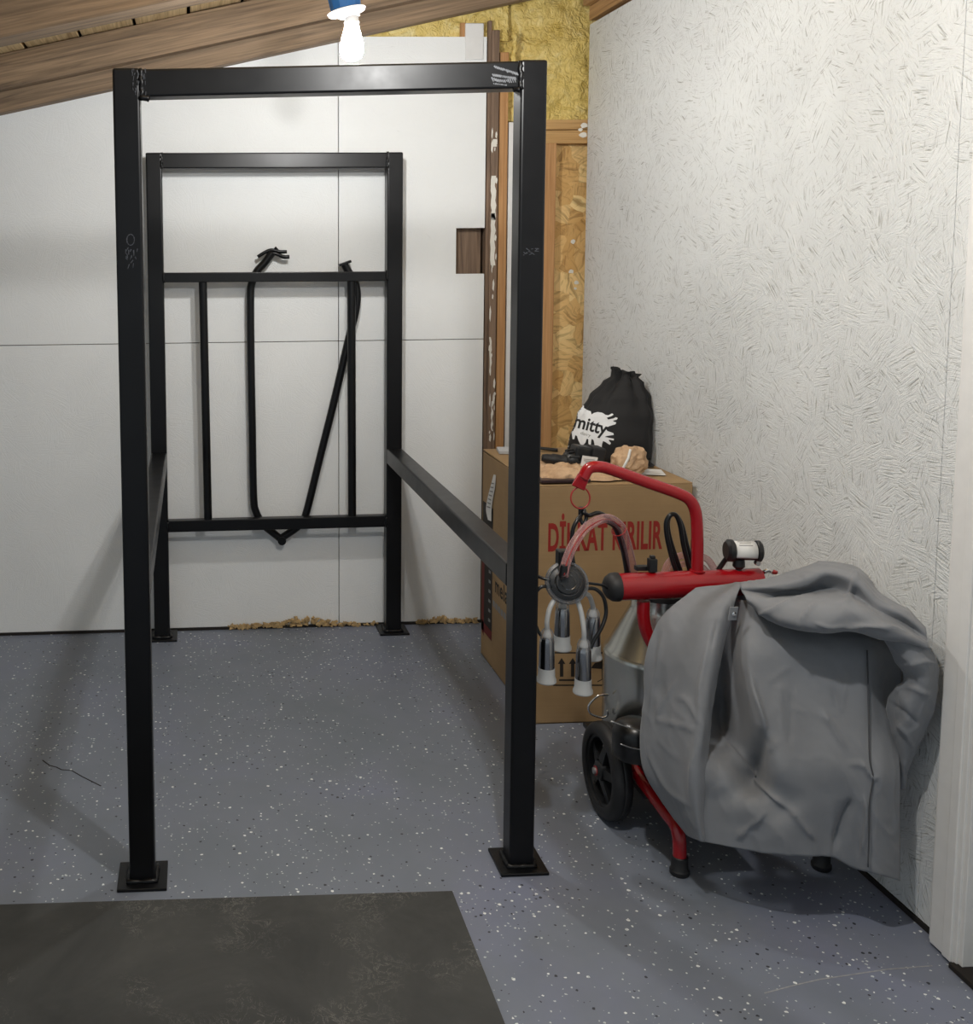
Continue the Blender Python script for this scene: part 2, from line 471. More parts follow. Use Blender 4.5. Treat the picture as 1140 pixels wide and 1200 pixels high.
# thin crack and pale scratches in the floor
def floor_line(pts, wd, mat, name, lab):
    mb = MB(); P = [at(u, v, z=0.0) for u, v in pts]
    for a, b in zip(P, P[1:]):
        d = (b - a).normalized(); n = Vector((-d.y, d.x, 0)) * wd / 2; e = d * wd * 0.3
        mb.hexa([a - n - e, b - n + e, b + n + e, a + n - e] + [p + Vector((0, 0, 0.0006)) for p in (a - n - e, b - n + e, b + n + e, a + n - e)])
    return struct(mb.build(name, mat), lab)
fl = floor_line([(50, 891), (58, 897), (66, 899), (72, 902), (84, 903), (96, 910), (110, 917), (118, 921)], 0.0035, M['dark'], 'floor_crack', 'thin dark crack in the floor left of the frame')
fl = floor_line([(896, 1164), (930, 1155), (960, 1148), (1000, 1142), (1040, 1136), (1092, 1132)], 0.003, plain('pale_scratch', srgb(150, 152, 156), 0.5, var=0.2, scale=90), 'floor_scratch', 'pale scratch in the floor near the door trim')

# back wall: painted sheets with the cut-out, sheathing behind
hx0, hz0 = at(534, 321, y=WY).x, at(534, 321, y=WY).z
hx1, hz1 = at(566, 267, y=WY).x, at(566, 267, y=WY).z
px1 = at(567.5, 300, y=WY).x                # right edge of the sheets
sx = at(396.5, 250, y=WY).x                 # vertical joint
sz = at(400, 399.5, y=WY).z                 # horizontal joint
pt = at(480, 43, y=WY).z                    # top of the sheets
mb = MB(); T = 0.016; g = 0.0016
def sheet(x0, x1, z0, z1): mb.box(x0, x1, WY, WY + T, z0, z1)
sheet(-3.0, sx - g, 0.012, sz - g); sheet(sx + g, px1, 0.012, sz - g)
sheet(-3.0, sx - g, sz + g, pt)
sheet(sx + g, hx0, sz + g, pt)
sheet(hx0, px1, sz + g, hz0); sheet(hx0, px1, hz1, pt)
struct(mb.build('wall_back', M['back']), 'white painted board wall behind the steel frame')
mb = MB(); mb.box(-3.2, 2.4, WY + 0.13, WY + 0.16, 0, 3.0)
struct(mb.build('wall_back_sheathing', M['sheathing']), 'outer boarding behind the open corner of the back wall')
# dark hollow seen in the cut-out, with its side of rough wood
mb = MB(); mb.box(hx0 - 0.05, hx1 + 0.0, WY + 0.035, WY + 0.07, hz0 - 0.1, hz1 + 0.1)
struct(mb.build('wall_stud', M['stud_old']), 'rough brown timber seen through the square cut-out of the wall')

# open corner: studs, white strip, header, strand board, foam
def strip(name, u0, u1, vtop, y, dep, mat, lab, zb=0.0, vref=300):
    a = at(u0, vref, y=y); b = at(u1, vref, y=y); zt = at((u0 + u1) / 2, vtop, y=y).z
    mb = MB(); mb.box(a.x, b.x, y, y + dep, zb, zt)
    return struct(mb.build(name, mat, bevel=0.003), lab)
strip('corner_stud', 569, 573.5, 24, WY + 0.002, 0.10, M['stud_old'], 'narrow dark timber edge beside the white sheets')
strip('corner_stud', 573.5, 582.5, 35, WY - 0.006, 0.10, M['stud_old'], 'dark brown stud with white paint smears in the open corner')
strip('corner_stud', 583.3, 593.2, 61, WY + 0.004, 0.10, M['stud_new'], 'orange brown stud beside the dark stud in the open corner')
strip('white_batten', 594.2, 634, 143, WY + 0.015, 0.06, M['white'], 'white painted batten partly behind the front right post')
strip('corner_stud', 634.5, 650, 168, WY + 0.02, 0.09, M['stud_new'], 'brown stud between the front right post and the bare strand board')
a = at(648, 300, y=WY + 0.07); zt = at(660, 165, y=WY + 0.07).z
mb = MB(); mb.box(a.x, 1.90, WY + 0.07, WY + 0.085, 0, zt)
struct(mb.build('corner_board', M['osb']), 'bare tan strand board panel in the open corner')
za, zb_, zc = at(660, 168, y=WY + 0.02).z, at(660, 152, y=WY + 0.02).z, at(660, 140, y=WY + 0.02).z
a = at(634, 155, y=WY + 0.02)
mb = MB(); mb.box(a.x, 1.86, WY + 0.02, WY + 0.11, za, zb_ - 0.0015); mb.box(a.x, 1.86, WY + 0.025, WY + 0.11, zb_ + 0.0015, zc)
hd = struct(mb.build('corner_header', M['header'], bevel=0.002), 'pale wooden header under the yellow foam')
mb = MB()
for (u, v, ru, rv) in ((684, 147, 7, 5), (683, 158, 8, 5), (680, 152, 4, 3)):
    c = at(u, v, y=WY + 0.0195); R = 12
    mb.prism([c + Vector((ru * 0.0024 * math.cos(k * 2 * PI / R) * random.uniform(.7, 1.1), 0, rv * 0.0024 * math.sin(k * 2 * PI / R) * random.uniform(.7, 1.1))) for k in range(R)], (0, -0.002, 0))
struct(mb.build('paint_blot', M['spackle']), 'white paint blots on the header end')
mb = MB()
for (u, v, r) in ((671, 283, 4.2), (669, 318, 4), (675, 331, 4.4), (674, 338, 2.5)):
    c = at(u, v, y=WY + 0.0695); R = 12
    mb.prism([c + Vector((r * 0.0026 * math.cos(k * 2 * PI / R) * random.uniform(.7, 1.15), 0, r * 0.0026 * math.sin(k * 2 * PI / R) * random.uniform(.6, 1))) for k in range(R)], (0, -0.002, 0))
struct(mb.build('filler_spots', M['spackle']), 'white filler spots on the bare strand board')
# white paint smears on the old stud
mb = MB()
random.seed(4)
for k in range(26):
    v = random.choice([random.uniform(150, 175), random.uniform(205, 315), random.uniform(330, 420), random.uniform(440, 520)])
    u = random.uniform(576, 583) - 0.012 * (v - 200); c = at(u, v, y=WY - 0.0065); h = random.uniform(0.006, 0.035); wd = random.uniform(0.002, 0.005)
    mb.prism([c + Vector((-wd, 0, -h * .6)), c + Vector((wd * .3, 0, -h)), c + Vector((wd, 0, h * .2)), c + Vector((wd * .2, 0, h)), c + Vector((-wd * .8, 0, h * .5))], (0, -0.001, 0))
for (u0, u1, v0, v1) in ((574.8, 581, 206, 258), (574.2, 580.5, 250, 311), (577, 582.5, 163, 172), (573, 576, 395, 440), (575, 577.5, 470, 505)):
    L = [at(u0 + random.uniform(-.2, 1.2), v, y=WY - .0066) for v in [v0 + (v1 - v0) * i / 9 for i in range(10)]]; Rr = [at(u1 + random.uniform(-1.5, .4), v, y=WY - .0066) for v in [v0 + (v1 - v0) * i / 9 for i in range(10)]]
    for i in range(9): mb.prism([L[i], Rr[i], Rr[i + 1], L[i + 1]], (0, -.001, 0))
struct(mb.build('paint_smears', M['spackle']), 'white paint smears down the dark stud')
# small white offcut high on the wall, with the rough wood beside it
a, b = at(545, 70, y=WY - 0.004), at(567, 27, y=WY - 0.004)
mb = MB(); mb.box(a.x, b.x, WY - 0.006, WY + 0.05, a.z, b.z)
struct(mb.build('white_offcut', M['white'], bevel=0.004), 'short white board offcut at the top of the wall')
a, b = at(539, 72, y=WY + 0.01), at(545, 27, y=WY + 0.01)
mb = MB(); mb.box(a.x, b.x, WY + 0.004, WY + 0.05, a.z - 0.02, b.z)
struct(mb.build('corner_stud', M['stud_new']), 'wood edge left of the small white offcut')

# foam: displaced skin
def foam(x0, x1, zlo, zhi, y, nx, nz, amp, seed):
    rows = []
    for j in range(nz + 1):
        r = []
        for i in range(nx + 1):
            x = x0 + (x1 - x0) * i / nx; t = j / nz; za, zb2 = zlo(x), zhi(x); z = za + (zb2 - za) * t
            p = Vector((x * 5 + seed, z * 5, seed))
            d = amp * (noise.fractal(p, 0.7, 2.0, 4) + 0.6 * noise.noise(p * 3.1))
            d += amp * 0.9 * math.exp(-((z - 2.29 - 0.05 * x) / 0.02) ** 2) * 0.8
            r.append((x, y - d, z))
        rows.append(r)
    return rows
mb = MB()
fx0 = at(577, 200, y=WY + 0.05).x
mb.grid(foam(fx0, 1.90, lambda x: zc - 0.004, lambda x: zr(x) + 0.2, WY + 0.055, 60, 90, 0.016, 3.0))
mb.grid(foam(sx, fx0 + 0.05, lambda x: pt - 0.012, lambda x: max(zr(x) + 0.06, pt), WY + 0.026, 110, 26, 0.011, 9.0))
fm = mb.build('spray_foam', M['foam'], smooth='all', solid=0.006)
struct(fm, 'yellow sprayed insulation foam filling the top corner')
# foam bead running down beside the batten
mb = MB(); pts = [at(602 + random.uniform(-2, 2), v, y=WY + 0.012) for v in range(40, 146, 6)]
mb.tube(spline(pts, 3), [0.011 + 0.006 * noise.noise(Vector((i * 0.4, 0, 0))) for i in range(len(pts) * 3 - 2)], 8)
struct(mb.build('foam_bead', M['foam'], smooth='all'), 'lumpy foam bead above the white batten')

# right wall (slightly out of square), ending at the door casing
ztop = 2.440
def wall_strip(mb, y0, y1, z0, z1, t=0.018, off=0.0):
    mb.hexa([(wx(y0) - off, y0, z0), (wx(y0) + t, y0, z0), (wx(y1) + t, y1, z0), (wx(y1) - off, y1, z0),
             (wx(y0) - off, y0, z1), (wx(y0) + t, y0, z1), (wx(y1) + t, y1, z1), (wx(y1) - off, y1, z1)])
mb = MB(); ys = -0.265
wall_strip(mb, ys + 0.0012, 1.80, 0.014, ztop); wall_strip(mb, -0.40, ys - 0.0012, 0.014, ztop)
wall_strip(mb, -0.40, 1.80, 0.014, ztop - 0.01, 0.03, -0.012)
struct(mb.build('wall_right', M['right']), 'rough white painted strand board wall on the right')
mb = MB(); mb.box(1.83, 1.86, -0.42, 1.95, 0, 2.9); struct(mb.build('wall_right_sheathing', M['sheathing']), 'outer boarding behind the right wall')
mb = MB()
mb.hexa([(wx(-.4) - 0.004, -4.0, ztop + 0.016), (1.85, -4.0, ztop + 0.016), (1.85, 1.80, ztop + 0.016), (wx(1.8) - 0.004, 1.80, ztop + 0.016),
         (wx(-.4) - 0.004, -4.0, ztop + 0.07), (1.85, -4.0, ztop + 0.07), (1.85, 1.80, ztop + 0.07), (wx(1.8) - 0.004, 1.80, ztop + 0.07)])
mb.hexa([(wx(-.4) - 0.03, -4.0, ztop + 0.072), (1.85, -4.0, ztop + 0.072), (1.85, 1.80, ztop + 0.072), (wx(1.8) - 0.03, 1.80, ztop + 0.072),
         (wx(-.4) - 0.03, -4.0, ztop + 0.19), (1.85, -4.0, ztop + 0.19), (1.85, 1.80, ztop + 0.19), (wx(1.8) - 0.03, 1.80, ztop + 0.19)])
struct(mb.build('wall_plate', M['rafter_clean'], bevel=0.003), 'wooden top plate above the right wall')
# wall beyond the door
mb = MB(); mb.box(1.80, 1.83, -4.0, -1.36, 0, ztop); mb.box(1.80, 1.83, -1.36, -0.42, 2.08, ztop)
struct(mb.build('wall_right_front', M['right']), 'right wall beyond the door')
# door casing, jamb, door leaf, threshold
mb = MB(); mb.box(1.772, 1.812, -0.425, -0.342, 0.006, 2.14); mb.box(1.778, 1.812, -0.342, -0.332, 0.006, 2.14)
mb.box(1.768, 1.774, -0.412, -0.385, 0.006, 2.14)
struct(mb.build('trim_1', M['white'], bevel=0.003), 'white door casing on the right wall')
mb = MB(); mb.box(1.776, 1.90, -0.437, -0.420, 0.012, 2.12); mb.box(1.835, 1.90, -0.455, -0.436, 0.012, 2.10)
mb.box(1.776, 1.90, -1.36, -1.345, 0.012, 2.12); mb.box(1.776, 1.90, -1.36, -0.42, 2.08, 2.10)
struct(mb.build('trim_2', M['white'], bevel=0.002), 'white door jamb')
mb = MB(); mb.box(1.87, 1.905, -1.344, -0.456, 0.016, 2.075)
struct(mb.build('door_1', M['white'], bevel=0.003), 'white door leaf')
mb = MB(); mb.box(1.760, 1.93, -1.36, -0.418, 0.0, 0.012)
struct(mb.build('door_threshold', M['dark'], bevel=0.002), 'dark threshold strip in the doorway')
# dark gap strip where the right wall meets the floor
mb = MB(); mb.hexa([(wx(-.34) - 0.004, -0.34, 0), (1.84, -0.34, 0), (1.84, 1.80, 0), (wx(1.8) - 0.004, 1.80, 0),
                    (wx(-.34) - 0.004, -0.34, 0.012), (1.84, -0.34, 0.012), (1.84, 1.80, 0.012), (wx(1.8) - 0.004, 1.80, 0.012)])
struct(mb.build('baseboard_right', M['dark']), 'dark strip along the foot of the right wall')
mb = MB(); mb.box(-3.0, 1.79, WY - 0.004, WY + 0.10, 0.0, 0.010)
struct(mb.build('baseboard_back', M['dark']), 'dark strip along the foot of the back wall')
# remaining shed behind the camera
mb = MB(); mb.box(-3.2, -3.0, 0.2, 1.95, 0, 2.4)
struct(mb.build('wall_left', M['backroom']), 'left shed wall')

# ceiling: roof planks running away from the camera, rafters across
mb = MB(); x = -3.1; random.seed(11)
while x < 2.2:
    w_ = 0.205; x2 = x + w_ - 0.013
    z0, z1 = zr(x) + 0.128, zr(x2) + 0.128; dz = random.uniform(0, 0.004)
    mb.hexa([(x, -1.6, z0 + dz), (x2, -1.6, z1 + dz), (x2, 1.92, z1 + dz), (x, 1.92, z0 + dz), (x, -1.6, z0 + .025), (x2, -1.6, z1 + .025), (x2, 1.92, z1 + .025), (x, 1.92, z0 + .025)])
    x += w_
struct(mb.build('ceiling', M['plank'], bevel=0.002), 'roof boards above the rafters')
mb = MB(); mb.hexa([(-3.1, -1.6, zr(-3.1) + .156), (2.2, -1.6, zr(2.2) + .156), (2.2, 1.95, zr(2.2) + .156), (-3.1, 1.95, zr(-3.1) + .156),
                    (-3.1, -1.6, zr(-3.1) + .166), (2.2, -1.6, zr(2.2) + .166), (2.2, 1.95, zr(2.2) + .166), (-3.1, 1.95, zr(-3.1) + .166)])
struct(mb.build('ceiling_underlay', M['dark']), 'dark roofing felt above the roof boards')
def rafter(y0, y1, d0, d1, x0=-3.0, x1=1.75, lab=''):
    mb = MB()
    mb.hexa([(x0, y0, zr(x0) + d0), (x1, y0, zr(x1) + d0), (x1, y1, zr(x1) + d0), (x0, y1, zr(x0) + d0), (x0, y0, zr(x0) + d1), (x1, y0, zr(x1) + d1), (x1, y1, zr(x1) + d1), (x0, y1, zr(x0) + d1)])
    return struct(mb.build('rafter', M['rafter'], bevel=0.003), lab)
zl = at(133, 107, y=WY)
rafter(1.722, WY - 0.001, zl.z - zr(zl.x), 0.126, lab='lower rafter board lying against the back wall')
zl2 = at(164, 69.5, y=1.66)
rafter(1.66, 1.720, zl2.z - zr(zl2.x), 0.126, lab='rafter beside the back wall board')
zl3 = at(110, 32, y=1.05)
rafter(0.99, 1.05, zl3.z - zr(zl3.x), 0.126, lab='near rafter at the top left of the photo')

# crumbling foam along the foot of the back wall
mb = MB(); random.seed(5)
def crumbs(u0, u1, n, hmax, peak):
    for k in range(n):
        t = random.random(); u = u0 + (u1 - u0) * t
        env = 0.35 + 0.65 * math.exp(-((t - peak) / 0.18) ** 2)
        h = random.uniform(0.2, 1) * hmax * env; c = at(u, 733 - 0.027 * u + 6, y=WY - 0.006)
        r = random.uniform(0.004, 0.011)
        q4 = [Vector((c.x + random.uniform(-r, r) * 1.4, WY - 0.004 - random.uniform(0, 0.012), random.uniform(0.0, 0.012) + h + random.uniform(-r, r))) for _ in range(7)]
        vs = [mb.bm.verts.new(p) for p in q4]
        r_ = bmesh.ops.convex_hull(mb.bm, input=vs)
crumbs(268, 392, 190, 0.042, 0.72); crumbs(488, 560, 80, 0.024, 0.35); crumbs(392, 445, 30, 0.015, 0.2)
cr = mb.build('foam_crumbs', M['crumb'])
cr['kind'] = 'stuff'; tag(cr, 'tan crumbs of insulation along the foot of the back wall', 'crumbs')

# ================================================================== STEEL STALL FRAME
S, D, TH = 1.0008, 1.6842, 0.062
fr = thing('cattle_crush', 'tall black steel stall frame standing bolted upright in the middle of the room', 'animal stall', (0.5, 0.87, 0))
ZL, ZR_, ZB = 1.951, 1.969, 1.932
def post(x, y, z):
    mb = MB(); mb.box(x, x + TH, y, y + TH, 0.008, z); return mb.build('post', M['steel'], fr, bevel=0.006)
for x, y, z in ((0, 0, ZL), (S - TH, 0, ZR_), (0, D, ZB), (S - TH, D, ZB - 0.002)): 
    post(x, y, z)
    c = Vector((x + TH / 2, y + TH / 2, 0))
    mb = MB(); mb.box(c.x - .06, c.x + .06, c.y - .06, c.y + .06, 0, 0.008)
    mb.build('base_plate', M['steel'], fr, bevel=0.002)
    # rough weld round the foot of each post
    mb = MB(); pts = []
    for (ax, ay, bx, by) in ((-1, -1, 1, -1), (1, -1, 1, 1), (1, 1, -1, 1), (-1, 1, -1, -1)):
        for k in range(8):
            t = k / 8; pts.append(c + Vector((ax + (bx - ax) * t, ay + (by - ay) * t, 0)) * (TH / 2 + 0.002) + Vector((0, 0, 0.010)))
    mb.tube(pts, [0.007 + random.uniform(-.0015, .002) for _ in pts], 8, closed=True)
    mb.build('weld_bead', M['steel'], fr, smooth='all')
def bar(name, p0, p1, hw, hh, up=(0, 0, 1), bev=0.005):
    p0, p1 = Vector(p0), Vector(p1); d = (p1 - p0); u = Vector(up); s = d.cross(u).normalized(); u2 = s.cross(d).normalized()
    mb = MB(); mb.obox((p0 + p1) / 2, d / 2, s * hw, u2 * hh); return mb.build(name, M['steel'], fr, bevel=bev)
h = TH / 2
bar('top_crossbar', (TH, h, ZL - h - 0.003), (S - TH, h, ZR_ - h - 0.003), h, h)
bar('top_crossbar', (TH, D + h, ZB - h), (S - TH, D + h, ZB - h - 0.002), h, 0.030)
bar('side_rail', (S - h, TH, 0.733), (S - h, D, 0.731), h, 0.030)
bar('side_rail', (h, TH, 0.733), (h, D, 0.731), h, 0.030)
bar('panel_rail', (TH, D + 0.022, 1.452), (S - TH, D + 0.022, 1.448), 0.020, 0.019, bev=0.003)
bar('panel_rail', (TH, D + 0.022, 0.462), (S - TH, D + 0.022, 0.464), 0.020, 0.023, bev=0.003)
for x0, x1 in ((0.214, 0.222), (0.800, 0.803)):
    mb = MB(); mb.tube([(x0, D + 0.022, 1.435), (x1, D + 0.022, 0.480)], 0.0165, 18); mb.build('panel_bar', M['steel'], fr, smooth=True)
# head yoke: a fixed bent bar and a swinging bar behind the panel rails
YY = D + 0.064
def yk(pl): return [at(u, v, y=YY) for u, v in pl]
pa = spline(yk([(319, 296), (310, 308), (301, 318), (295, 332), (293.5, 350), (294, 420), (295.5, 500), (297, 580), (300, 600), (309, 615), (322, 626), (332, 634)]), 6)
mb = MB(); mb.tube(pa, 0.0155, 16); mb.build('yoke_bar', M['steel'], fr, smooth=True)
pb = spline(yk([(403, 309), (408, 318), (415, 328), (418.5, 345), (416, 368), (409, 395), (392, 468), (374, 540), (358, 604), (350, 616), (338, 625), (327, 632)]), 6)
mb = MB(); mb.tube(pb, 0.0155, 16); mb.build('yoke_bar', M['steel'], fr, smooth=True)
mb = MB(); mb.lathe([(0, -.018), (.017, -.018), (.017, .018), (0, .018)], at(330, 633, y=YY), (0, 1, 0), 18); mb.build('yoke_pivot', M['steel'], fr, smooth=True)
mb = MB()
mb.tube(spline(yk([(302, 301), (310, 296), (318, 293), (328, 295), (336, 295)]), 4), 0.007, 8)
mb.tube(spline(yk([(313, 299), (322, 297), (332, 301), (339, 301)]), 4), 0.008, 8)
mb.tube(yk([(322, 290), (326, 293), (320, 297)]), 0.006, 8)
mb.build('yoke_catch', M['steel'], fr, smooth='all')
mb = MB(); a, b = yk([(397, 311), (411, 306)]); d = (b - a)
mb.obox((a + b) / 2, d / 2, (0, .018, 0), d.cross(Vector((0, 1, 0))).normalized() * 0.005); mb.build('yoke_end_plate', M['steel'], fr, bevel=0.001)
# welds at the corners
def weld(p0, p1, r, n=12, seed=0, dim=True):
    random.seed(seed); p0, p1 = Vector(p0), Vector(p1)
    pts = [p0 + (p1 - p0) * (k / (n - 1)) + Vector((random.uniform(-.002, .002), random.uniform(-.001, .001), 0)) for k in range(n)]
    mb = MB(); mb.tube(pts, [r * random.uniform(.65, 1.25) for _ in pts], 8); return mb.build('weld_bead', M['steel'], fr, smooth='all')
weld((TH + .002, 0, ZL - .003), (TH + .004, 0, ZL - TH - .004), 0.006, seed=1)
weld((TH + .002, -0.001, ZL - TH - .005), (TH + .018, 0.004, ZL - TH - .006), 0.008, 5, seed=2)
weld((S - TH - .002, 0, ZR_ - .003), (S - TH - .002, 0, ZR_ - TH - .004), 0.006, seed=3)
weld((S - TH - .002, 0, ZR_ - TH - .006), (S - TH - .018, 0.004, ZR_ - TH - .006), 0.008, 5, seed=4)
for x in (TH, S - TH):
    weld((x, D, ZB), (x, D, ZB - .062), 0.005, seed=5)
    for z in (1.452, .462): weld((x, D + .002, z - .02), (x, D + .002, z + .02), 0.006, 6, seed=6)
# chalky scuffs
def scuff(name, strokes, wd, mat, yoff=-0.0006):
    mb = MB()
    for a, b in strokes:
        a, b = at(*a, y=yoff), at(*b, y=yoff); d = (b - a).normalized(); n = Vector((-d.z, 0, d.x)) * wd * random.uniform(.5, 1)
        mb.prism([a - n, b - n * .6, b + n * .6, a + n], (0, -0.0003, 0))
    return mb.build(name, mat, fr)
random.seed(3); st = []
for k in range(14):
    t = k / 13; x = 579 + 26 * t; st.append(((x, 77 + 8 * t), (x + 2, 80 + 8 * t + random.uniform(-.5, 1))))
    st.append(((x - 2, 86.5 + 4 * t), (x - 0.5, 89.5 + 4 * t)))
for k in range(12):
    t = k / 11; x = 576 + 26 * t; st.append(((x, 92 + 3 * math.sin(PI * t) - 1.5), (x + 2.2, 95.5 + 2 * t + random.uniform(-1, .5))))
    if k < 7: st.append(((x + 2, 97.5 + .3 * k), (x + 3.4, 98.5 + .3 * k)))
o = scuff('chalk_scuff', st, 0.0022, M['chalk']); o['label'] = 'pale scuffed stripes at the right end of the front crossbar'
random.seed(9); st = []
for k in range(12):
    a0, a1 = 2 * PI * k / 12, 2 * PI * (k + 1) / 12
    st.append(((153 + 4.5 * math.cos(a0), 281 + 6.5 * math.sin(a0)), (153 + 4.5 * math.cos(a1), 281 + 6.5 * math.sin(a1))))
for k in range(16): x, y_ = random.uniform(147, 163), random.uniform(290, 314); st.append(((x, y_), (x + random.uniform(-3, 3), y_ + random.uniform(2, 6))))
o = scuff('chalk_scuff', st, 0.0014, M['chalkdim']); o['label'] = 'faint ring shaped scuff on the front left post'
st = []
for k in range(34): x, y_ = random.uniform(155, 172), random.uniform(79, 108); st.append(((x, y_), (x + random.uniform(-1.5, 1.5), y_ + random.uniform(2, 7))))
scuff('chalk_scuff', st, 0.0012, M['chalkdim'], -0.0022)
st = []
for k in range(14): x, y_ = random.uniform(613, 634), random.uniform(290, 300); st.append(((x, y_), (x + random.uniform(1, 5), y_ + random.uniform(-2, 3))))
scuff('chalk_scuff', st, 0.0011, M['chalkdim'])

# ================================================================== RUBBER MAT
mb = MB(); c0, c1, c2 = at(530, 1044, z=.008), at(-200, 1066, z=.008), at(592, 1200, z=.008)
d = (c2 - c0); c2 = c0 + d * 2.2
c3 = c1 + (c2 - c0)
P = [c0, c2, c3, c1]
mb.hexa([Vector((p.x, p.y, 0.0005)) for p in P] + [Vector((p.x, p.y, 0.009)) for p in P])
tag(mb.build('rubber_mat', M['mat'], bevel=0.002), 'scuffed black rubber mat on the floor in front of the steel frame', 'mat')

# ================================================================== BULB
bl = thing('ceiling_lamp', 'lit white light bulb hanging from a blue ceiling box above the frame', 'lamp', (BULB.x, BULB.y, 2.25))
ax = Vector((0, 0, 1))
mb = MB(); mb.lathe([(0, -.064), (.014, -.063), (.027, -.055), (.033, -.040), (.0335, -.022), (.029, .0), (.0225, .022), (.020, .034), (0, .034)], BULB, ax, 32)
mb.build('bulb_globe', M['lit'], bl, smooth='all')
mb = MB(); mb.lathe([(0, .034), (.0205, .034), (.0225, .044), (.020, .046), (.0195, .060), (.024, .063)], BULB, ax, 32); mb.lathe([(0, .060), (.024, .060), (.030, .068), (.052, .071), (.056, .077), (.054, .080), (0, .081)], BULB, (-.20, 0, 1), 40)
mb.build('lamp_holder', M['porcelain'], bl, smooth=True)
mb = MB(); bx = BULB.x - .012
mb.lathe([(0, .081), (.044, .081), (.048, .120), (.050, .19), (0, .19)], (bx + .008, BULB.y, BULB.z), (-.16, 0, 1), 12)
mb.box(bx - .055, bx + .055, BULB.y - .03, BULB.y + .03, BULB.z + .165, BULB.z + .195)
mb.build('junction_box', M['bluebox'], bl, bevel=.003)
rafter(BULB.y - 0.035, BULB.y + 0.035, 2.345 - zr(0.6), 0.126, -1.8, 1.75, 'rafter carrying the lamp box')

# ================================================================== CARDBOARD BOX
BX0, BX1, BY0, BY1, BZ = 1.263, 1.770, 0.81, 1.445, 0.785
bo = thing('cardboard_box', 'large brown cardboard box standing on the floor in the corner behind the red trolley', 'box', (1.52, 1.13, 0))
mb = MB(); tt = 0.005
mb.box(BX0, BX1, BY0, BY1, 0.0, 0.006)
mb.box(BX0, BX1, BY0, BY0 + tt, 0, BZ); mb.box(BX0, BX1, BY1 - tt, BY1, 0, BZ)
mb.box(BX0, BX0 + tt, BY0 + tt, BY1 - tt, 0, BZ); mb.box(BX1 - tt, BX1, BY0 + tt, BY1 - tt, 0, BZ)
mb.build('box_body', M['card'], bo, bevel=.002)
ym = (BY0 + BY1) / 2
mb = MB(); mb.obox(((BX0 + BX1) / 2, (BY0 + ym) / 2 - .001, BZ + .003), ((BX1 - BX0) / 2, 0, 0), (0, (ym - BY0) / 2 - .002, 0), (0, 0, .0025)); mb.build('box_flap', M['card'], bo, bevel=.001)
mb = MB(); mb.obox(((BX0 + BX1) / 2, (BY1 + ym) / 2 + .001, BZ + .006), ((BX1 - BX0) / 2, 0, 0), (0, (ym - BY0) / 2 - .002, .003), (0, 0, .0025)); mb.build('box_flap', M['card'], bo, bevel=.001)
put_text('D\u0130KKAT KIRILIR', 0.125, at(709, 643.5, y=BY0), (1, 0, 0), (0, 0, 1), (0, -1, 0), M['inkred'], 'printed_warning', bo, bold=0.004, xs=0.40, spacing=1.05)
# handling symbols in a frame
mb = MB(); yf = BY0 - 0.0008
def pq(u, v): return at(u, v, y=yf)
def line(u0, v0, u1, v1, wd=.0022):
    a, b = pq(u0, v0), pq(u1, v1); d = (b - a).normalized(); n = Vector((-d.z, 0, d.x)) * wd
    mb.poly([a - n, b - n, b + n, a + n])
line(648, 765, 760, 765); line(648, 803, 760, 803); line(648, 765, 648, 803); line(655, 797, 690, 797, .003)
for u in (658, 671):
    mb.poly([pq(u - 2, 793), pq(u + 2, 793), pq(u + 2, 777), pq(u - 2, 777)]); mb.poly([pq(u - 4.5, 778), pq(u + 4.5, 778), pq(u, 771)])
mb.poly([pq(692, 783), pq(697, 777), pq(706, 774.5), pq(706, 784)]); line(705.5, 772, 705.5, 796, .0018); line(705.5, 796, 700, 799, .0015)
mb.build('printed_symbol', M['inkblack'], bo, recalc=False)
# left face print: dark band, barcode, maker's lettering
xf = BX0 - 0.0008
def pl(u, v): return at(u, v, x=xf)
mb = MB(); mb.poly([(xf, 1.30, .60), (xf, 1.435, .60), (xf, 1.435, .10), (xf, 1.30, .10)]); mb.build('printed_band', M['inkblack'], bo, recalc=False)
mb = MB(); mb.poly([(xf - .0004, 1.405, .49), (xf - .0004, 1.437, .49), (xf - .0004, 1.437, .10), (xf - .0004, 1.405, .08)]); mb.poly([(xf - .0004, 1.30, .135), (xf - .0004, 1.437, .135), (xf - .0004, 1.437, .10), (xf - .0004, 1.30, .10)])
mb.build('printed_edge', plain('dark_red_print', srgb(112, 34, 30), 0.7), bo, recalc=False)
for k in range(9):
    mb = MB(); z = .47 - k * .037; mb.poly([(xf - .0005, 1.318, z), (xf - .0005, 1.345, z), (xf - .0005, 1.345, z - .013), (xf - .0005, 1.318, z - .010)])
    mb.build('printed_mark', M['inkgrey'], bo, recalc=False)
put_text('melasty', 0.085, (BX0, 1.135, 0.30), (0, -1, 0), (0, 0, 1), (-1, 0, 0), M['inkblack'], 'printed_name', bo, bold=0.0015, xs=0.9, spacing=1.1)
mb = MB()
for k in range(9): y0 = 1.29 - k * .034; mb.poly([(xf, y0, .262), (xf, y0 - .028, .262), (xf, y0 - .028, .238), (xf, y0, .238)])
mb.build('printed_small_text', M['inkgrey'], bo, recalc=False)
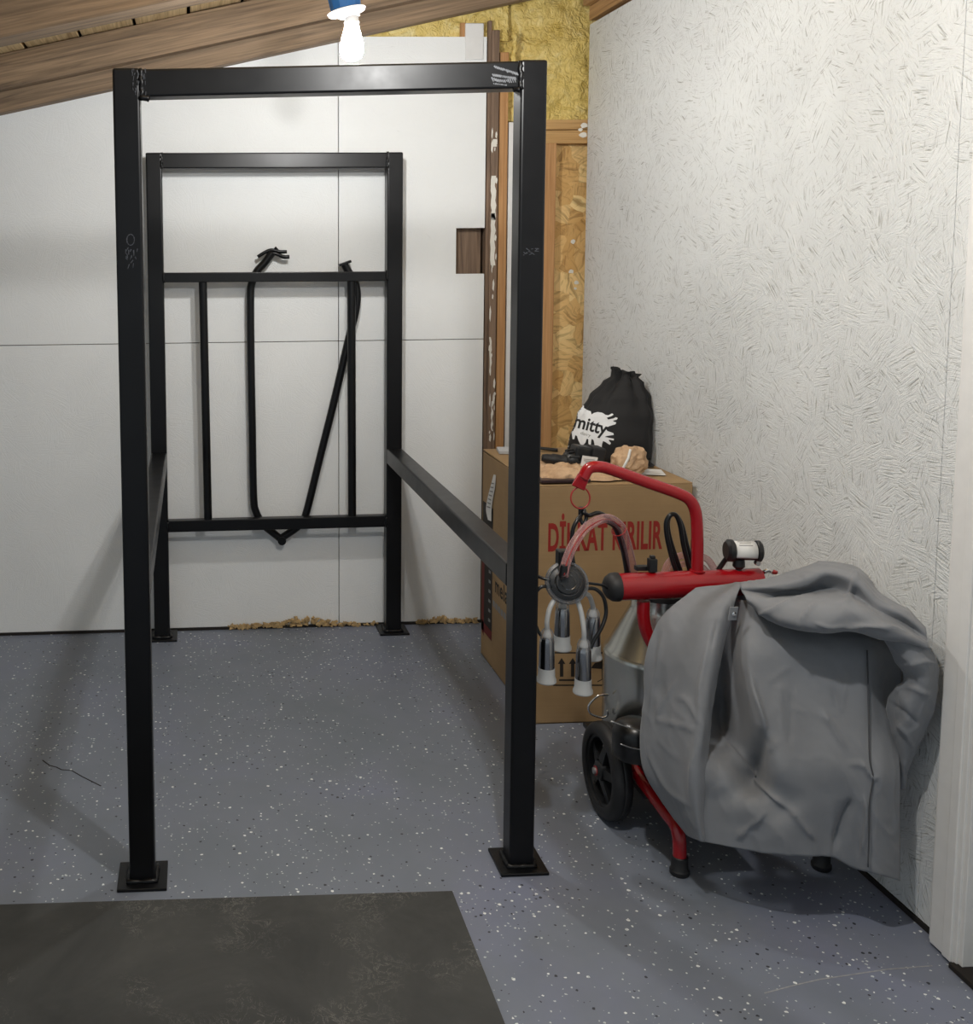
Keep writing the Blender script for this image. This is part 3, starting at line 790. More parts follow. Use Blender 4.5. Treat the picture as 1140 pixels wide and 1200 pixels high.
# curled white barcode sticker on the left face
pt_ = [pl(*p) for p in ((579, 556), (575.5, 570), (572.5, 583), (571, 597), (574, 609))]
pr_ = [pl(*p) for p in ((580.5, 556), (579.5, 570), (577, 585), (575.8, 598), (576, 610))]
mb = MB(); L, Rr = spline(pt_, 6), spline(pr_, 6)
mb.grid([[p + Vector((-.002 - .006 * (i / len(L)) ** 2, 0, 0)), q_ + Vector((-.002 - .003 * (i / len(L)) ** 2, -.012, 0))] for i, (p, q_) in enumerate(zip(L, Rr))])
stk = mb.build('barcode_sticker', M['paper'], bo, solid=.0006)
mb = MB()
for i in range(3, len(L) - 7):
    if i % 2: continue
    p, q_ = L[i] + Vector((-.006, 0, 0)), Rr[i] + Vector((-.0052, -.012, 0)); p, q_ = p.lerp(q_, .2), p.lerp(q_, .85); dz = Vector((0, 0, -.0045))
    mb.poly([p, q_, q_ + dz, p + dz])
b_ = mb.build('barcode_lines', M['inkgrey'], bo, recalc=False); b_.parent = stk
# loose items on the box
zb = BZ + .0095
mb = MB(); mb.obox((1.345, 1.375, zb + .007), (.045, -.006, 0), (.008, .045, 0), (0, 0, .006))
tag(mb.build('grey_plate', M['greypad'], bevel=.002), 'small light grey plate lying on the back left corner of the box', 'plate')
mb = MB(); mb.tube(spline([(1.40, 1.42, zb + .008), (1.43, 1.39, zb + .014), (1.47, 1.375, zb + .012), (1.52, 1.36, zb + .008)], 6), .010, 10, flat=.6)
tag(mb.build('black_strap', M['rubber'], smooth='all'), 'black strap on the box beside the light grey plate', 'strap')

# ================================================================== DRAWSTRING BAG
bg = thing('drawstring_bag', 'black drawstring bag with white splash logo leaning against the wall on the box', 'bag', (1.655, 1.15, zb))
bu = Vector((.95, -.30, 0)).normalized(); bn = Vector((-bu.y, bu.x, 0)) * -1           # bn faces the camera
if bn.y > 0: bn = -bn
bc = Vector((1.640, 1.19, zb))
rows = []; NR, NC = 40, 64
for j in range(NR + 1):
    t = j / NR; zz = t * .315
    prof = [(0, .120, .070), (.06, .140, .085), (.25, .140, .088), (.5, .128, .078), (.7, .102, .062), (.86, .064, .044), (.94, .036, .026), (.965, .032, .020), (1, .040, .026)]
    for a_, b_ in zip(prof, prof[1:]):
        if a_[0] <= t <= b_[0]:
            s_ = (t - a_[0]) / (b_[0] - a_[0]); s_ = s_ * s_ * (3 - 2 * s_); hw = a_[1] + (b_[1] - a_[1]) * s_; hd_ = a_[2] + (b_[2] - a_[2]) * s_
    lean = .050 * t + .03 * t * t
    r = []
    for k in range(NC):
        th = 2 * PI * k / NC; cs, sn = math.cos(th), math.sin(th)
        e = 0.75; xx = math.copysign(abs(cs) ** e, cs) * hw; yy = math.copysign(abs(sn) ** e, sn) * hd_
        pleat = (t ** 2.0) * .012 * math.sin(th * 9 + 1.5 * math.sin(th * 2)) * (1 if t < .95 else 1.3)
        wr = .006 * noise.noise(Vector((cs * 2.2, sn * 2.2, zz * 14)))
        sc_ = 1 + (pleat + wr) / max(hw, .03)
        p = bc + bu * (xx * sc_ + lean * .75) + bn * (yy * sc_ * 1.0 - lean * .4) + Vector((0, 0, zz + .012 * noise.noise(Vector((cs * 3, sn * 3, 5))) * t + (.012 * cs if t > .96 else 0) * -1))
        if t == 0: p.z = zb
        p.x = min(p.x, wx(p.y) - .006)
        r.append(p)
    rows.append(r)
mb = MB(); V = [[mb.bm.verts.new(p) for p in r] for r in rows]
for a_, b_ in zip(V, V[1:]):
    for k in range(NC): mb.bm.faces.new((a_[k], a_[(k + 1) % NC], b_[(k + 1) % NC], b_[k]))
mb.bm.faces.new(V[0][::-1])
mb.bm.faces.ensure_lookup_table(); bmesh.ops.recalc_face_normals(mb.bm, faces=mb.bm.faces)
bvh = BVHTree.FromBMesh(mb.bm)
mb.build('bag_body', M['bag'], bg, smooth='all')
view = (bc + Vector((0, 0, .13)) - CAM).normalized()
def onbag(u, v, lift):
    o = at(u, v, y=0.95); hit, nn, _, _ = bvh.ray_cast(o, (o - CAM).normalized())
    if hit is None: return None
    if nn.dot(CAM - hit) < 0: nn = -nn
    return hit + nn * lift
def decal(polys, lift, mat, name, parent):
    """polygons drawn on the cloth, cut fine enough to follow its folds"""
    mb = MB()
    for pts in polys:
        vv = [mb.bm.verts.new((x_, y_, 0)) for x_, y_ in pts]
        for t in tessellate_polygon([[Vector((x_, y_, 0)) for x_, y_ in pts]]):
            try: mb.bm.faces.new([vv[i] for i in t])
            except ValueError: pass
    bmesh.ops.triangulate(mb.bm, faces=mb.bm.faces)
    for _ in range(4):
        es = [e for e in mb.bm.edges if e.calc_length() > 2.6]
        if not es: break
        bmesh.ops.subdivide_edges(mb.bm, edges=es, cuts=1); bmesh.ops.triangulate(mb.bm, faces=mb.bm.faces)
    bad = []
    for v in mb.bm.verts:
        p = onbag(v.co.x, v.co.y, lift)
        if p is None: bad.append(v)
        else: v.co = p
    bmesh.ops.delete(mb.bm, geom=bad, context='VERTS')
    return mb.build(name, mat, parent, smooth='all', recalc=False)
Z3 = lambda l: [(640 + a / 8.143, 430 + b / 8.146) for a, b in l]
splash = Z3([(318, 398), (335, 392), (338, 366), (352, 360), (362, 372), (360, 392), (392, 412), (425, 425), (432, 455), (455, 440), (490, 431), (535, 438), (566, 458), (592, 462), (628, 444), (642, 456), (620, 472), (578, 484), (590, 502), (640, 492), (664, 480), (682, 488), (672, 504), (634, 514), (650, 524), (668, 530), (660, 548), (600, 566), (566, 590), (584, 612), (640, 632), (644, 650), (586, 658), (556, 668), (606, 678), (646, 686), (642, 702), (600, 694), (596, 702), (618, 728), (606, 744), (566, 718), (542, 706), (532, 740), (528, 778), (508, 796), (488, 794), (466, 764), (452, 700), (436, 686), (430, 700), (426, 742), (412, 746), (402, 730), (402, 690), (386, 686), (374, 724), (352, 746), (328, 740), (308, 700), (296, 660), (280, 652), (270, 690), (254, 690), (246, 640), (228, 640), (224, 700), (212, 712), (208, 660), (198, 662), (202, 620), (190, 612), (205, 585), (228, 560), (235, 520), (262, 500), (262, 470), (285, 455), (285, 425)])
drops = [Z3([(430 + 9 * math.cos(t), 768 + 13 * math.sin(t)) for t in [k * PI / 5 for k in range(10)]]), Z3([(212 + 7 * math.cos(t), 752 + 10 * math.sin(t)) for t in [k * PI / 5 for k in range(10)]])]
lg = decal([splash] + drops, .0012, M['logo'], 'splash_logo', bg); lg['label'] = 'white splash shaped print'
def word(body, size, c, ang, wdt, mat, lift, name, bold, slant=0):
    vs, fs, wd = text_mesh(body, size, bold); k = wdt / wd; ca, sa = math.cos(ang), math.sin(ang); ps = []
    for f in fs:
        ps.append([(c[0] + (vs[i][0] * k) * ca + vs[i][1] * sa, c[1] + (vs[i][0] * k) * sa - vs[i][1] * ca) for i in f])
    o = decal(ps, lift, mat, name, bg); o.parent = lg; return o
word('mitty', 21, (691.0, 505.0), math.radians(15), 39, M['bag'], .0024, 'logo_word', 0.5)
word('dairy', 5.5, (686, 510.5), math.radians(16), 12, M['inkgrey'], .0024, 'logo_small_word', 0)
# cords
top = bc + bu * (.08 * .75) - bn * .02
mb = MB()
t0 = at(727, 441, y=1.20); t1 = at(743, 447, y=1.18)
mb.tube(spline([at(729, 441, y=1.19), at(733, 440, y=1.18), at(738, 443, y=1.175), at(741, 449, y=1.175)], 6), .0025, 8)
mb.build('bag_cord', M['rubber'], bg, smooth='all')
mb = MB(); random.seed(21)
for k in range(5):
    o1 = random.uniform(-4, 4); pts = [at(738 + k * 2, 524 + k * 2, y=1.07), at(748 + o1, 533 + o1 * .5, y=1.05)]
    pts += [at(760 + o1, 541 + k * 1.2, y=1.06), at(765 + o1 * .5, 547 + k, y=1.05), at(757 + o1, 551 + k * .5, y=1.03), at(744, 549 + o1 * .6, y=1.02)]
    for p in pts: p.z = max(p.z, zb + .004); p.x = min(p.x, 1.755)
    mb.tube(spline(pts, 6), .0028, 7)
mb.build('bag_cord', M['rubber'], bg, smooth='all')

# ================================================================== THINGS ON THE BOX FRONT
random.seed(2)
def crumple(mb, cx, cy, rx, ry, hgt, n, seed, rim=.3):
    rows = []
    for j in range(n + 1):
        r = []
        for i in range(n + 1):
            a_, b_ = 2 * i / n - 1, 2 * j / n - 1; p = Vector((a_ * 2.2 + seed, b_ * 2.2, seed))
            e = max(0, 1 - (a_ * a_) ** 2) * max(0, 1 - (b_ * b_) ** 2)
            rid = 1 - abs(noise.noise(p * 1.6)) * 2
            vd = noise.voronoi(p * 1.15)[0]; v2 = noise.voronoi(p * 2.4 + Vector((5, 2, 1)))[0]; z = zb + .0015 + hgt * e ** .6 * min(1.15, .30 + .60 * vd[0] + .34 * v2[0] + .22 * noise.voronoi(p * 4.3)[0][0] - .08 * b_)
            r.append((cx + rx * a_ * (1 + .12 * noise.noise(p * 2)), cy + ry * b_ * (1 + .15 * noise.noise(p * 2.2 + Vector((4, 0, 0)))), max(z, zb + .0012)))
        rows.append(r)
    mb.grid(rows)
mb = MB(); crumple(mb, 1.430, .955, .150, .115, .036, 40, 1.0)
tag(mb.build('packing_paper', M['kraft'], solid=.0008), 'crumpled brown packing paper spread under the black drill on the box', 'paper')
mb = MB(); bmesh.ops.create_icosphere(mb.bm, subdivisions=4, radius=1.0)
for v in mb.bm.verts:
    p = v.co.copy(); k = .62 + .42 * noise.voronoi(p * 1.3 + Vector((3, 8, 2)))[0][0] + .30 * noise.voronoi(p * 2.6 + Vector((1, 4, 7)))[0][0] + .10 * noise.noise(p * 5)
    v.co = Vector((1.610 + p.x * k * .058 + p.z * .012, .935 + p.y * k * .050, max(zb + .0012, zb + .034 + p.z * k * (.062 if p.z > 0 else .05))))
tag(mb.build('packing_paper', M['kraft']), 'upright crumpled wad of brown paper right of the black drill', 'paper')
mb = MB(); mb.obox((1.36, .866, zb + .006), (.08, 0, 0), (0, .045, 0), (0, 0, .005)); 
tag(mb.build('plastic_sleeve', plain('dark_sleeve', srgb(52, 34, 36), .4, var=.2), bevel=.002), 'dark flat sleeve under the front edge of the brown paper', 'sleeve')
mb = MB(); mb.tube([at(738.5, 527, y=.885), at(736, 537, y=.870), at(730, 549, y=.855)], .0042, 10)
tag(mb.build('cable_tie_strip', M['paper'], smooth='all'), 'thin white stick poking up from the paper wad', 'stick')
mb = MB(); c = Vector((1.700, .965, zb + .0010)); mb.obox(c, (.038, -.012, 0), (.012, .045, 0), (0, 0, .0008))
tag(mb.build('paper_slip', M['paper']), 'white paper slip on the box top in front of the bag cords', 'paper slip')
# drill
DY = .985
dr = thing('cordless_drill', 'black cordless tool with a pale rating label lying on the brown paper', 'power tool', at(690, 545, y=DY))
cz = lambda u, v: at(u - 4.5, v + 2.5, y=DY)
mb = MB(); a_, b_ = cz(640, 534), cz(668, 538)
mb.lathe([(0, -.002), (.012, 0), (.016, .014), (.0165, .03), (.0195, .034), (.0195, .05), (.018, .064), (.022, .070), (.022, .084), (0, .085)], a_, b_ - a_, 22); mb.build('chuck', M['rubber'], dr, smooth=True)
mb = MB(); c = cz(674, 537); mb.lathe([(0, -.022), (.024, -.022), (.032, -.012), (.035, .004), (.032, .018), (0, .020)], c, (1, .1, .12), 22)
for k in range(12):
    a2 = k * PI / 6; mb.obox(c + Vector((0, math.cos(a2) * .034, math.sin(a2) * .034)), (.016, 0, 0), Vector((0, -math.sin(a2), math.cos(a2))) * .003, Vector((0, math.cos(a2), math.sin(a2))) * .004)
mb.build('gear_housing', M['black'], dr, smooth=True)
mb = MB(); c = cz(690, 535); ux_ = Vector((.046, .002, -.007)); uz_ = Vector((.006, 0, .042)); mb.obox(c, ux_, (0, .030, 0), uz_); mb.build('motor_body', M['black'], dr, bevel=.007)
mb = MB(); c2 = c + Vector((.030, -.006, .004)); mb.obox(c2, (.022, 0, -.003), (0, .036, 0), (.005, 0, .038)); mb.build('battery_pack', M['rubber'], dr, bevel=.005)
mb = MB(); c3 = cz(689, 537) + Vector((0, -.0420, 0)); mb.obox(c3, (.026, 0, -.004), (0, .0006, 0), (.004, 0, .021)); lb = mb.build('rating_label', M['paper'], dr, bevel=.0004)
mb = MB()
for k in range(5): cc = c3 + Vector((.001, -.0010, .011 - k * .0052)); mb.obox(cc, Vector((random.uniform(.012, .019), 0, -.002)), (0, .0003, 0), (0, 0, .0009))
z_ = mb.build('label_print', M['inkgrey'], lb)

# ================================================================== MILKING MACHINE TROLLEY
TY = .12
mm = thing('milking_machine', 'red tubular milking machine trolley with black wheels, half hidden by the grey cover', 'milking machine', (1.46, .12, 0))
tl = at(717, 688, y=TY); tz = tl.z
mb = MB(); mb.lathe([(0, 0), (.0345, 0), (.0345, .385), (0, .385)], (tl.x, TY, tz), (1, 0, .012), 40); mb.build('vacuum_tank', M['red'], mm, smooth=True)
mb = MB(); mb.lathe([(0, -.022), (.015, -.021), (.028, -.013), (.0355, -.002), (.037, .010), (.0365, .016), (.0348, .0165)], (tl.x, TY, tz), (1, 0, .012), 40); mb.build('tank_cap', M['rubber'], mm, smooth=True)
T3 = lambda l, y=TY: [at(u, v, y=y) for u, v in l]
hp = spline(T3([(683, 560), (690, 549), (702, 547), (718, 551), (760, 566), (794, 578), (808, 586), (815, 600), (817, 625), (817, 671)]), 7)
mb = MB(); mb.tube(hp, .0148, 20); mb.build('handle', M['red'], mm, smooth=True)
a_ = at(684, 557, y=TY); b_ = at(677, 572, y=TY); d = (b_ - a_)
mb = MB(); s1 = Vector((0, 1, 0)); s2 = d.cross(s1).normalized()
mb.hexa([a_ - s2 * .013 - s1 * .010, a_ + s2 * .013 - s1 * .010, a_ + s2 * .013 + s1 * .010, a_ - s2 * .013 + s1 * .010, b_ - s2 * .018 - s1 * .004, b_ + s2 * .018 - s1 * .004, b_ + s2 * .018 + s1 * .004, b_ - s2 * .018 + s1 * .004])
mb.build('handle_end', M['red'], mm, bevel=.003)
mb = MB(); cc = at(680, 583.5, y=TY); mb.tube([cc + Vector((math.cos(t) * .0245, math.sin(t) * .004, math.sin(t) * .0265)) for t in [k * 2 * PI / 32 for k in range(32)]], .0022, 8, closed=True)
mb.build('hanging_ring', M['ringred'], mm, smooth='all')
mb = MB(); mb.lathe([(.0148, 0), (.019, .001), (.019, .005), (.0148, .006)], at(817, 670, y=TY), (0, 0, 1), 24); mb.build('weld_collar', M['red'], mm, smooth=True)
lg_ = spline([at(754, 704, y=TY), at(754, 722, y=TY), at(757, 738, y=TY), at(766, 757, y=TY), at(785, 785, y=TY + .02), at(800, 840, y=TY + .05), at(800, 880, y=TY + .08)], 7)
mb = MB(); mb.tube(lg_, .0165, 20); mb.build('upright', M['red'], mm, smooth=True)
# lower frame with feet
lf = spline([at(737, 893, y=.20), at(757, 921, y=.11), at(780, 952, y=.02), at(792, 968, y=-.025), at(796, 985, y=-.043)], 7) + [Vector((1.350, -.043, .035))]
mb = MB(); mb.tube(lf, .0165, 18); mb.build('lower_frame', M['red'], mm, smooth=True)
mb = MB(); mb.tube(spline([p + Vector((.36, 0, 0)) for p in lf[::5]] + [Vector((1.71, -.043, .035))], 4), .0165, 18); mb.build('lower_frame', M['red'], mm, smooth=True)
for x in (1.350, 1.71):
    mb = MB(); mb.lathe([(0, 0), (.021, 0), (.0235, .004), (.0235, .012), (.020, .016), (.0195, .045), (.0175, .047), (.0165, .047)], (x, -.043, 0), (0, 0, 1), 24); mb.build('rubber_foot', M['rubber'], mm, smooth=True)
mb = MB(); mb.box(1.33, 1.72, .12, .56, .105, .120); mb.build('platform', M['black'], mm, bevel=.004)
mb = MB(); mb.tube([(1.24, .24, .128), (1.74, .24, .128)], .009, 12); mb.build('axle', M['alu'], mm, smooth=True)
def wheel(x, s):
    e = bpy.data.objects.new('wheel', None); COL.objects.link(e); e.parent = mm; e.location = Vector((x, .24, .128)) - mm.location
    bpy.context.view_layer.update()
    c = Vector((x, .24, .128)); A = (s, 0, 0)
    mb = MB(); mb.lathe([(.094, -.016), (.094, -.024), (.104, -.028), (.118, -.025), (.126, -.016), (.128, -.006), (.128, -.003), (.1265, 0), (.128, .003), (.128, .006), (.126, .016), (.118, .025), (.104, .028), (.094, .024), (.094, -.016)], c, A, 56)
    mb.build('tyre', M['rubber'], e, smooth=True)
    mb = MB(); mb.lathe([(.094, -.018), (.086, -.016), (.084, .016), (.094, .018), (.094, -.018)], c, A, 56)
    for k in range(5):
        t = 2 * PI * k / 5 + .5; r_ = Vector((0, math.cos(t), math.sin(t))); tn = Vector((0, -math.sin(t), math.cos(t)))
        mb.hexa([c + r_ * .026 - tn * .014 - Vector((s * .020, 0, 0)), c + r_ * .026 + tn * .014 - Vector((s * .020, 0, 0)), c + r_ * .026 + tn * .014 + Vector((.010 * s, 0, 0)), c + r_ * .026 - tn * .014 + Vector((.010 * s, 0, 0)),
                 c + r_ * .088 - tn * .010 - Vector((s * .008, 0, 0)), c + r_ * .088 + tn * .010 - Vector((s * .008, 0, 0)), c + r_ * .088 + tn * .010 + Vector((.008 * s, 0, 0)), c + r_ * .088 - tn * .010 + Vector((.008 * s, 0, 0))])
    mb.build('rim', M['black'], e, smooth=True)
    mb = MB(); mb.lathe([(0, -.030), (.018, -.030), (.026, -.024), (.028, .0), (.028, .02), (0, .02)], c, A, 24); mb.build('hub', M['black'], e, smooth=True)
    mb = MB(); mb.lathe([(.008, -.031), (.013, -.032), (.013, -.0295), (.008, -.0295)], c, A, 20); o = mb.build('hub_ring', M['ringred'], e, smooth=True)
wheel(1.277, 1); wheel(1.765 - .02, -1)
# black pump housing and wires beside the wheel
mb = MB(); c = at(744, 862, y=.10); mb.lathe([(0, -.055), (.05, -.055), (.056, -.04), (.056, .01), (.048, .030), (.030, .042), (0, .046)], c, (0, 0, 1), 28); mb.build('pump_housing', M['hose'], mm, smooth=True)
mb = MB(); mb.box(1.335, 1.46, .02, .20, .118, .20); mb.build('pump_base', M['hose'], mm, bevel=.006)
for pp in ([(716, 845), (735, 852), (752, 857), (762, 862)], [(727, 872), (742, 877), (756, 879), (765, 881)]):
    mb = MB(); mb.tube(spline([at(u, v, y=.035) for u, v in pp], 5), .0014, 6); mb.build('wire', M['alu'], mm, smooth='all')
# fittings on the tank
mb = MB(); c = at(764, 668, y=TY); mb.box(c.x - .010, c.x + .010, TY - .010, TY + .010, c.z - .004, c.z + .030); mb.box(c.x - .006, c.x + .006, TY - .006, TY + .006, c.z + .030, c.z + .038); mb.box(c.x - .035, c.x + .012, TY + .012, TY + .030, c.z - .006, c.z + .006)
mb.build('tank_valve', M['black'], mm, bevel=.002)
gx = Vector((1, -.12, -.02)).normalized(); gc = at(852, 645, y=TY)
mb = MB(); mb.lathe([(0, -.004), (.022, -.004), (.0285, .002), (.0285, .012), (.026, .014)], gc, gx, 32)
mb.lathe([(.0255, .070), (.0275, .072), (.0275, .080), (.022, .084), (0, .085)], gc, gx, 32); mb.lathe([(.0235, .01), (.0235, .074)], gc, gx, 32)
pg = mb.build('pulsator', M['black'], mm, smooth=True)
mb = MB(); up = Vector((0, 0, 1)); side = gx.cross(up).normalized(); rows = []
for k in range(17):
    th = math.radians(-35 + 170 * k / 16); rows.append([gc + gx * l_ + (-side * -1 * math.cos(th) + up * math.sin(th)) * .0243 for l_ in (.016, .068)])
mb.grid(rows); lb = mb.build('pulsator_label', M['paper'], pg, smooth='all', solid=.0006)
mb = MB()
for k in range(4):
    th = math.radians(48 + 16 * k); p = gc + gx * .040 + (side * math.cos(th) + up * math.sin(th)) * .0249; mb.obox(p, gx * (.017 - .003 * (k % 2)), (side * math.cos(th) + up * math.sin(th)) * .0002, (side * -math.sin(th) + up * math.cos(th)) * .0012)
mb.build('label_print', M['inkgrey'], pg)
mb = MB(); c = gc + gx * .030; mb.lathe([(.014, -.022), (.015, -.040), (.011, -.045), (.007, -.048), (.008, -.058), (0, -.058)], c, (0, 0, 1), 18); mb.build('pulsator_stem', M['black'], mm, smooth=True)
mb = MB(); mb.lathe([(0, 0), (.006, 0), (.006, .012), (0, .012)], gc + gx * .062 + Vector((0, -.020, -.024)), (0, -1, 0), 14); mb.build('pulsator_screw', M['chrome'], pg, smooth=True)
mb = MB(); mb.tube(spline([at(853, 652, y=TY), at(847, 660, y=TY + .01), at(839, 672, y=TY + .02), at(832, 686, y=TY + .05)], 6), .0065, 10); mb.build('hose', M['hose'], mm, smooth='all')
mb = MB(); mb.tube(T3([(893, 671), (900, 668), (906, 671)]), .006, 10); mb.build('hose_tail', M['chrome'], mm, smooth='all')
mb = MB(); mb.lathe([(0, 0), (.008, 0), (.009, .006), (0, .010)], at(907, 672, y=TY), (0, 0, 1), 14); mb.build('red_knob', M['ringred'], mm, smooth=True)
# hoses behind the tank
for off in (0, 5):
    mb = MB(); mb.tube(spline([at(u + off * s_, v, y=TY + .05 + off * .002) for u, v, s_ in ((800, 690, 1), (789, 660, 1), (782, 632, .6), (780.5, 614, .3), (785, 604, 0), (792, 604, 0), (797, 616, .4), (801, 640, .8), (808, 668, 1), (812, 690, 1))], 6), .0062, 12)
    mb.build('hose', M['hose'], mm, smooth='all')
mb = MB(); mb.tube(spline([at(u, v, y=TY + .075) for u, v in ((778, 672), (784, 659), (795, 652), (812, 650), (828, 655), (838, 668))], 6), .009, 14); mb.build('clear_hose', M['tube'], mm, smooth='all')
mb = MB(); mb.tube(spline([at(u, v, y=TY + .09) for u, v in ((783, 674), (792, 664), (808, 660), (822, 664), (830, 672))], 6), .008, 14); mb.build('clear_hose', M['tube'], mm, smooth='all')

# ================================================================== MILK CAN
CX, CY = 1.462, .36
mc = thing('milk_can', 'conical stainless steel milk can standing on the trolley behind the black wheel', 'milk can', (CX, CY, .120))
mb = MB(); mb.lathe([(0, .121), (.138, .121), (.143, .128), (.1445, .40), (.1440, .410), (.139, .419), (.132, .427), (.078, .535), (.074, .545), (.074, .565), (.082, .568), (.082, .574), (0, .574)], (CX, CY, 0), (0, 0, 1), 56); mb.build('can_body', M['inox'], mc, smooth=True)
mb = MB(); mb.lathe([(.080, .574), (.088, .575), (.088, .588), (.070, .592), (0, .592)], (CX, CY, 0), (0, 0, 1), 40); mb.build('can_gasket', M['rubber'], mc, smooth=True)
mb = MB(); mb.lathe([(.078, .592), (.080, .600), (.060, .612), (.02, .618), (0, .618)], (CX, CY, 0), (0, 0, 1), 40)
mb.build('can_lid', M['clear'], mc, smooth=True)
mb = MB(); mb.tube([(CX - .09, CY - .075, .60), (CX + .09, CY - .08, .598)], .006, 12); mb.lathe([(0, -.008), (.010, -.008), (.010, .008), (0, .008)], (CX - .06, CY - .075, .60), (1, 0, 0), 16)
mb.build('lid_clamp', M['chrome'], mc, smooth=True)
mb = MB(); mb.tube(spline([at(u, v, y=.33) for u, v in ((713, 814), (702, 815), (694, 821), (689.5, 828), (691, 835), (697, 839), (705, 841), (711, 839), (712, 832))], 5), .0028, 8); mb.build('can_handle', M['chrome'], mc, smooth='all')

# ================================================================== MILKING CLUSTER
CYc = .07
cl = thing('milking_cluster', 'milking claw with four chrome teat cups hanging by its clear tube from the trolley handle', 'milking cluster', at(664, 684, y=CYc))
cc = at(664, 683, y=CYc); ca = Vector((-.10, -.92, .38)).normalized()
mb = MB(); mb.lathe([(.046, -.012), (.052, -.010), (.0535, 0), (.052, .008), (.046, .010), (.044, .004), (.044, -.008), (.046, -.012)], cc, ca, 40); mb.build('claw_rim', M['smoke'], cl, smooth=True)
mb = MB(); mb.lathe([(.046, .008), (.040, .022), (.026, .033), (.012, .037), (0, .038)], cc, ca, 40); mb.build('claw_bowl', M['glass'], cl, smooth='all')
mb = MB(); mb.lathe([(0, -.022), (.038, -.020), (.045, -.010), (.044, .0), (.030, .004), (.028, .012), (.016, .014), (0, .014)], cc, ca, 32); mb.build('claw_body', M['black'], cl, smooth=True)
cu_ = ca.cross(Vector((1, 0, 0))).normalized()
mb = MB(); mb.lathe([(.0320, .012), (.0332, .0135), (.0322, .015)], cc, ca, 32); mb.lathe([(.018, .018), (.0190, .0195), (.0180, .021)], cc, ca, 32); mb.build('claw_ring', M['chrome'], cl, smooth=True)
mb = MB(); mb.lathe([(0, 0), (.009, 0), (.0095, .02), (.008, .03), (0, .03)], at(659, 676, y=CYc - .03), (.1, -.1, 1), 16); mb.build('claw_outlet', M['black'], cl, smooth=True)
def cup(u, v0, v1, y, top, mid):
    """teat cup: chrome shell between v0 and v1, milky mouthpiece below, short milk tube above"""
    a_ = at(u, v0, y=y); b_ = at(u, v1, y=y); e = bpy.data.objects.new('teat_cup', None); COL.objects.link(e)
    e.parent = cl; e.location = a_ - cl.location; bpy.context.view_layer.update()
    L_ = a_.z - b_.z
    mb = MB(); mb.lathe([(0, 0), (.0140, 0), (.0170, .006), (.0182, .012), (.0190, L_ * .6), (.0195, L_), (0, L_)], a_, (0, 0, -1), 28); mb.build('shell', M['shell'], e, smooth=True)
    mb = MB(); mb.lathe([(.0155, L_ - .004), (.0203, L_ - .004), (.0212, L_ + .018), (.0242, L_ + .025), (.0246, L_ + .031), (.0220, L_ + .034), (.0115, L_ + .030), (.0100, L_ + .012), (0, L_ + .010)], a_, (0, 0, -1), 28); mb.build('mouthpiece', M['silicone'], e, smooth=True)
    mb = MB(); mb.lathe([(.0145, .008), (.0165, .004), (.0165, -.006), (.0135, -.014), (.0095, -.020)], a_, (0, 0, -1), 24); mb.build('collar', M['clear'], e, smooth=True)
    pts = spline([a_ + Vector((0, 0, -.002)), a_ + Vector((0, 0, .016))] + [at(p[0], p[1], y=p[2]) for p in mid] + [at(*top[:2], y=top[2])], 6)
    n_ = len(pts); mb = MB(); mb.tube(pts, [.0105 if i < 3 else max(.0062, .0105 - .0009 * (i - 2)) for i in range(n_)], 14); mb.build('milk_tube', M['silicone'], e, smooth='all')
cup(641, 746, 784, CYc - .015, (650, 702, CYc - .005), [(641, 728, CYc - .02), (644, 713, CYc - .015)])
cup(684, 758, 797, CYc - .025, (676, 702, CYc - .01), [(684, 738, CYc - .03), (681, 718, CYc - .02)])
cup(659, 712, 746, CYc + .035, (661, 700, CYc + .01), [(659, 706, CYc + .03)])
cup(695, 722, 757, CYc + .045, (681, 694, CYc + .01), [(694, 708, CYc + .04), (690, 698, CYc + .03)])
def hose(pp, r, mat, name='pulse_tube', par=cl):
    mb = MB(); mb.tube(spline([at(u, v, y=y) for u, v, y in pp], 6), r, 12); return mb.build(name, mat, par, smooth='all')
hose([(684, 683, CYc), (694, 684, CYc), (706, 686, CYc + .01), (712, 690, CYc + .02)], .0035, M['hose'])
hose([(683, 690, CYc), (697, 690, CYc), (707, 700, CYc), (710, 718, CYc), (705, 735, CYc - .01), (696, 750, CYc - .015), (692, 760, CYc - .02)], .0048, M['hose'])
hose([(645, 680, CYc), (634, 677, CYc + .01), (624, 672, CYc + .03)], .0042, M['hose'])
hose([(646, 688, CYc), (634, 688, CYc), (625, 700, CYc), (624, 720, CYc), (630, 738, CYc - .005), (634, 745, CYc - .01)], .0042, M['hose'])
# main milk tube arching from the claw over to the can
mt = hose([(660, 676, CYc - .03), (663, 660, CYc - .02), (671, 640, CYc - .005), (684, 621, CYc + .01), (700, 610, CYc + .03), (714, 608, CYc + .05), (727, 617, CYc + .07), (734, 636, CYc + .09), (740, 660, CYc + .11), (746, 690, CYc + .13)], .0118, M['tube'], 'milk_hose')
hose([(712, 610, CYc + .06), (721, 617, CYc + .075), (728, 634, CYc + .095), (733, 655, CYc + .115), (738, 690, CYc + .13)], .0085, M['hose'], 'vacuum_hose')
hose([(661, 674, CYc - .041), (664, 660, CYc - .032), (672, 641, CYc - .017), (685, 622, CYc - .002), (701, 611, CYc + .018), (715, 609, CYc + .038), (728, 618, CYc + .058)], .0016, M['ringred'], 'stripe_line')
hose([(683, 600, TY - .01), (690, 604, TY), (700, 601, TY + .005), (710, 605, TY + .01), (718, 613, TY + .015)], .0055, M['hose'], 'vacuum_hose')
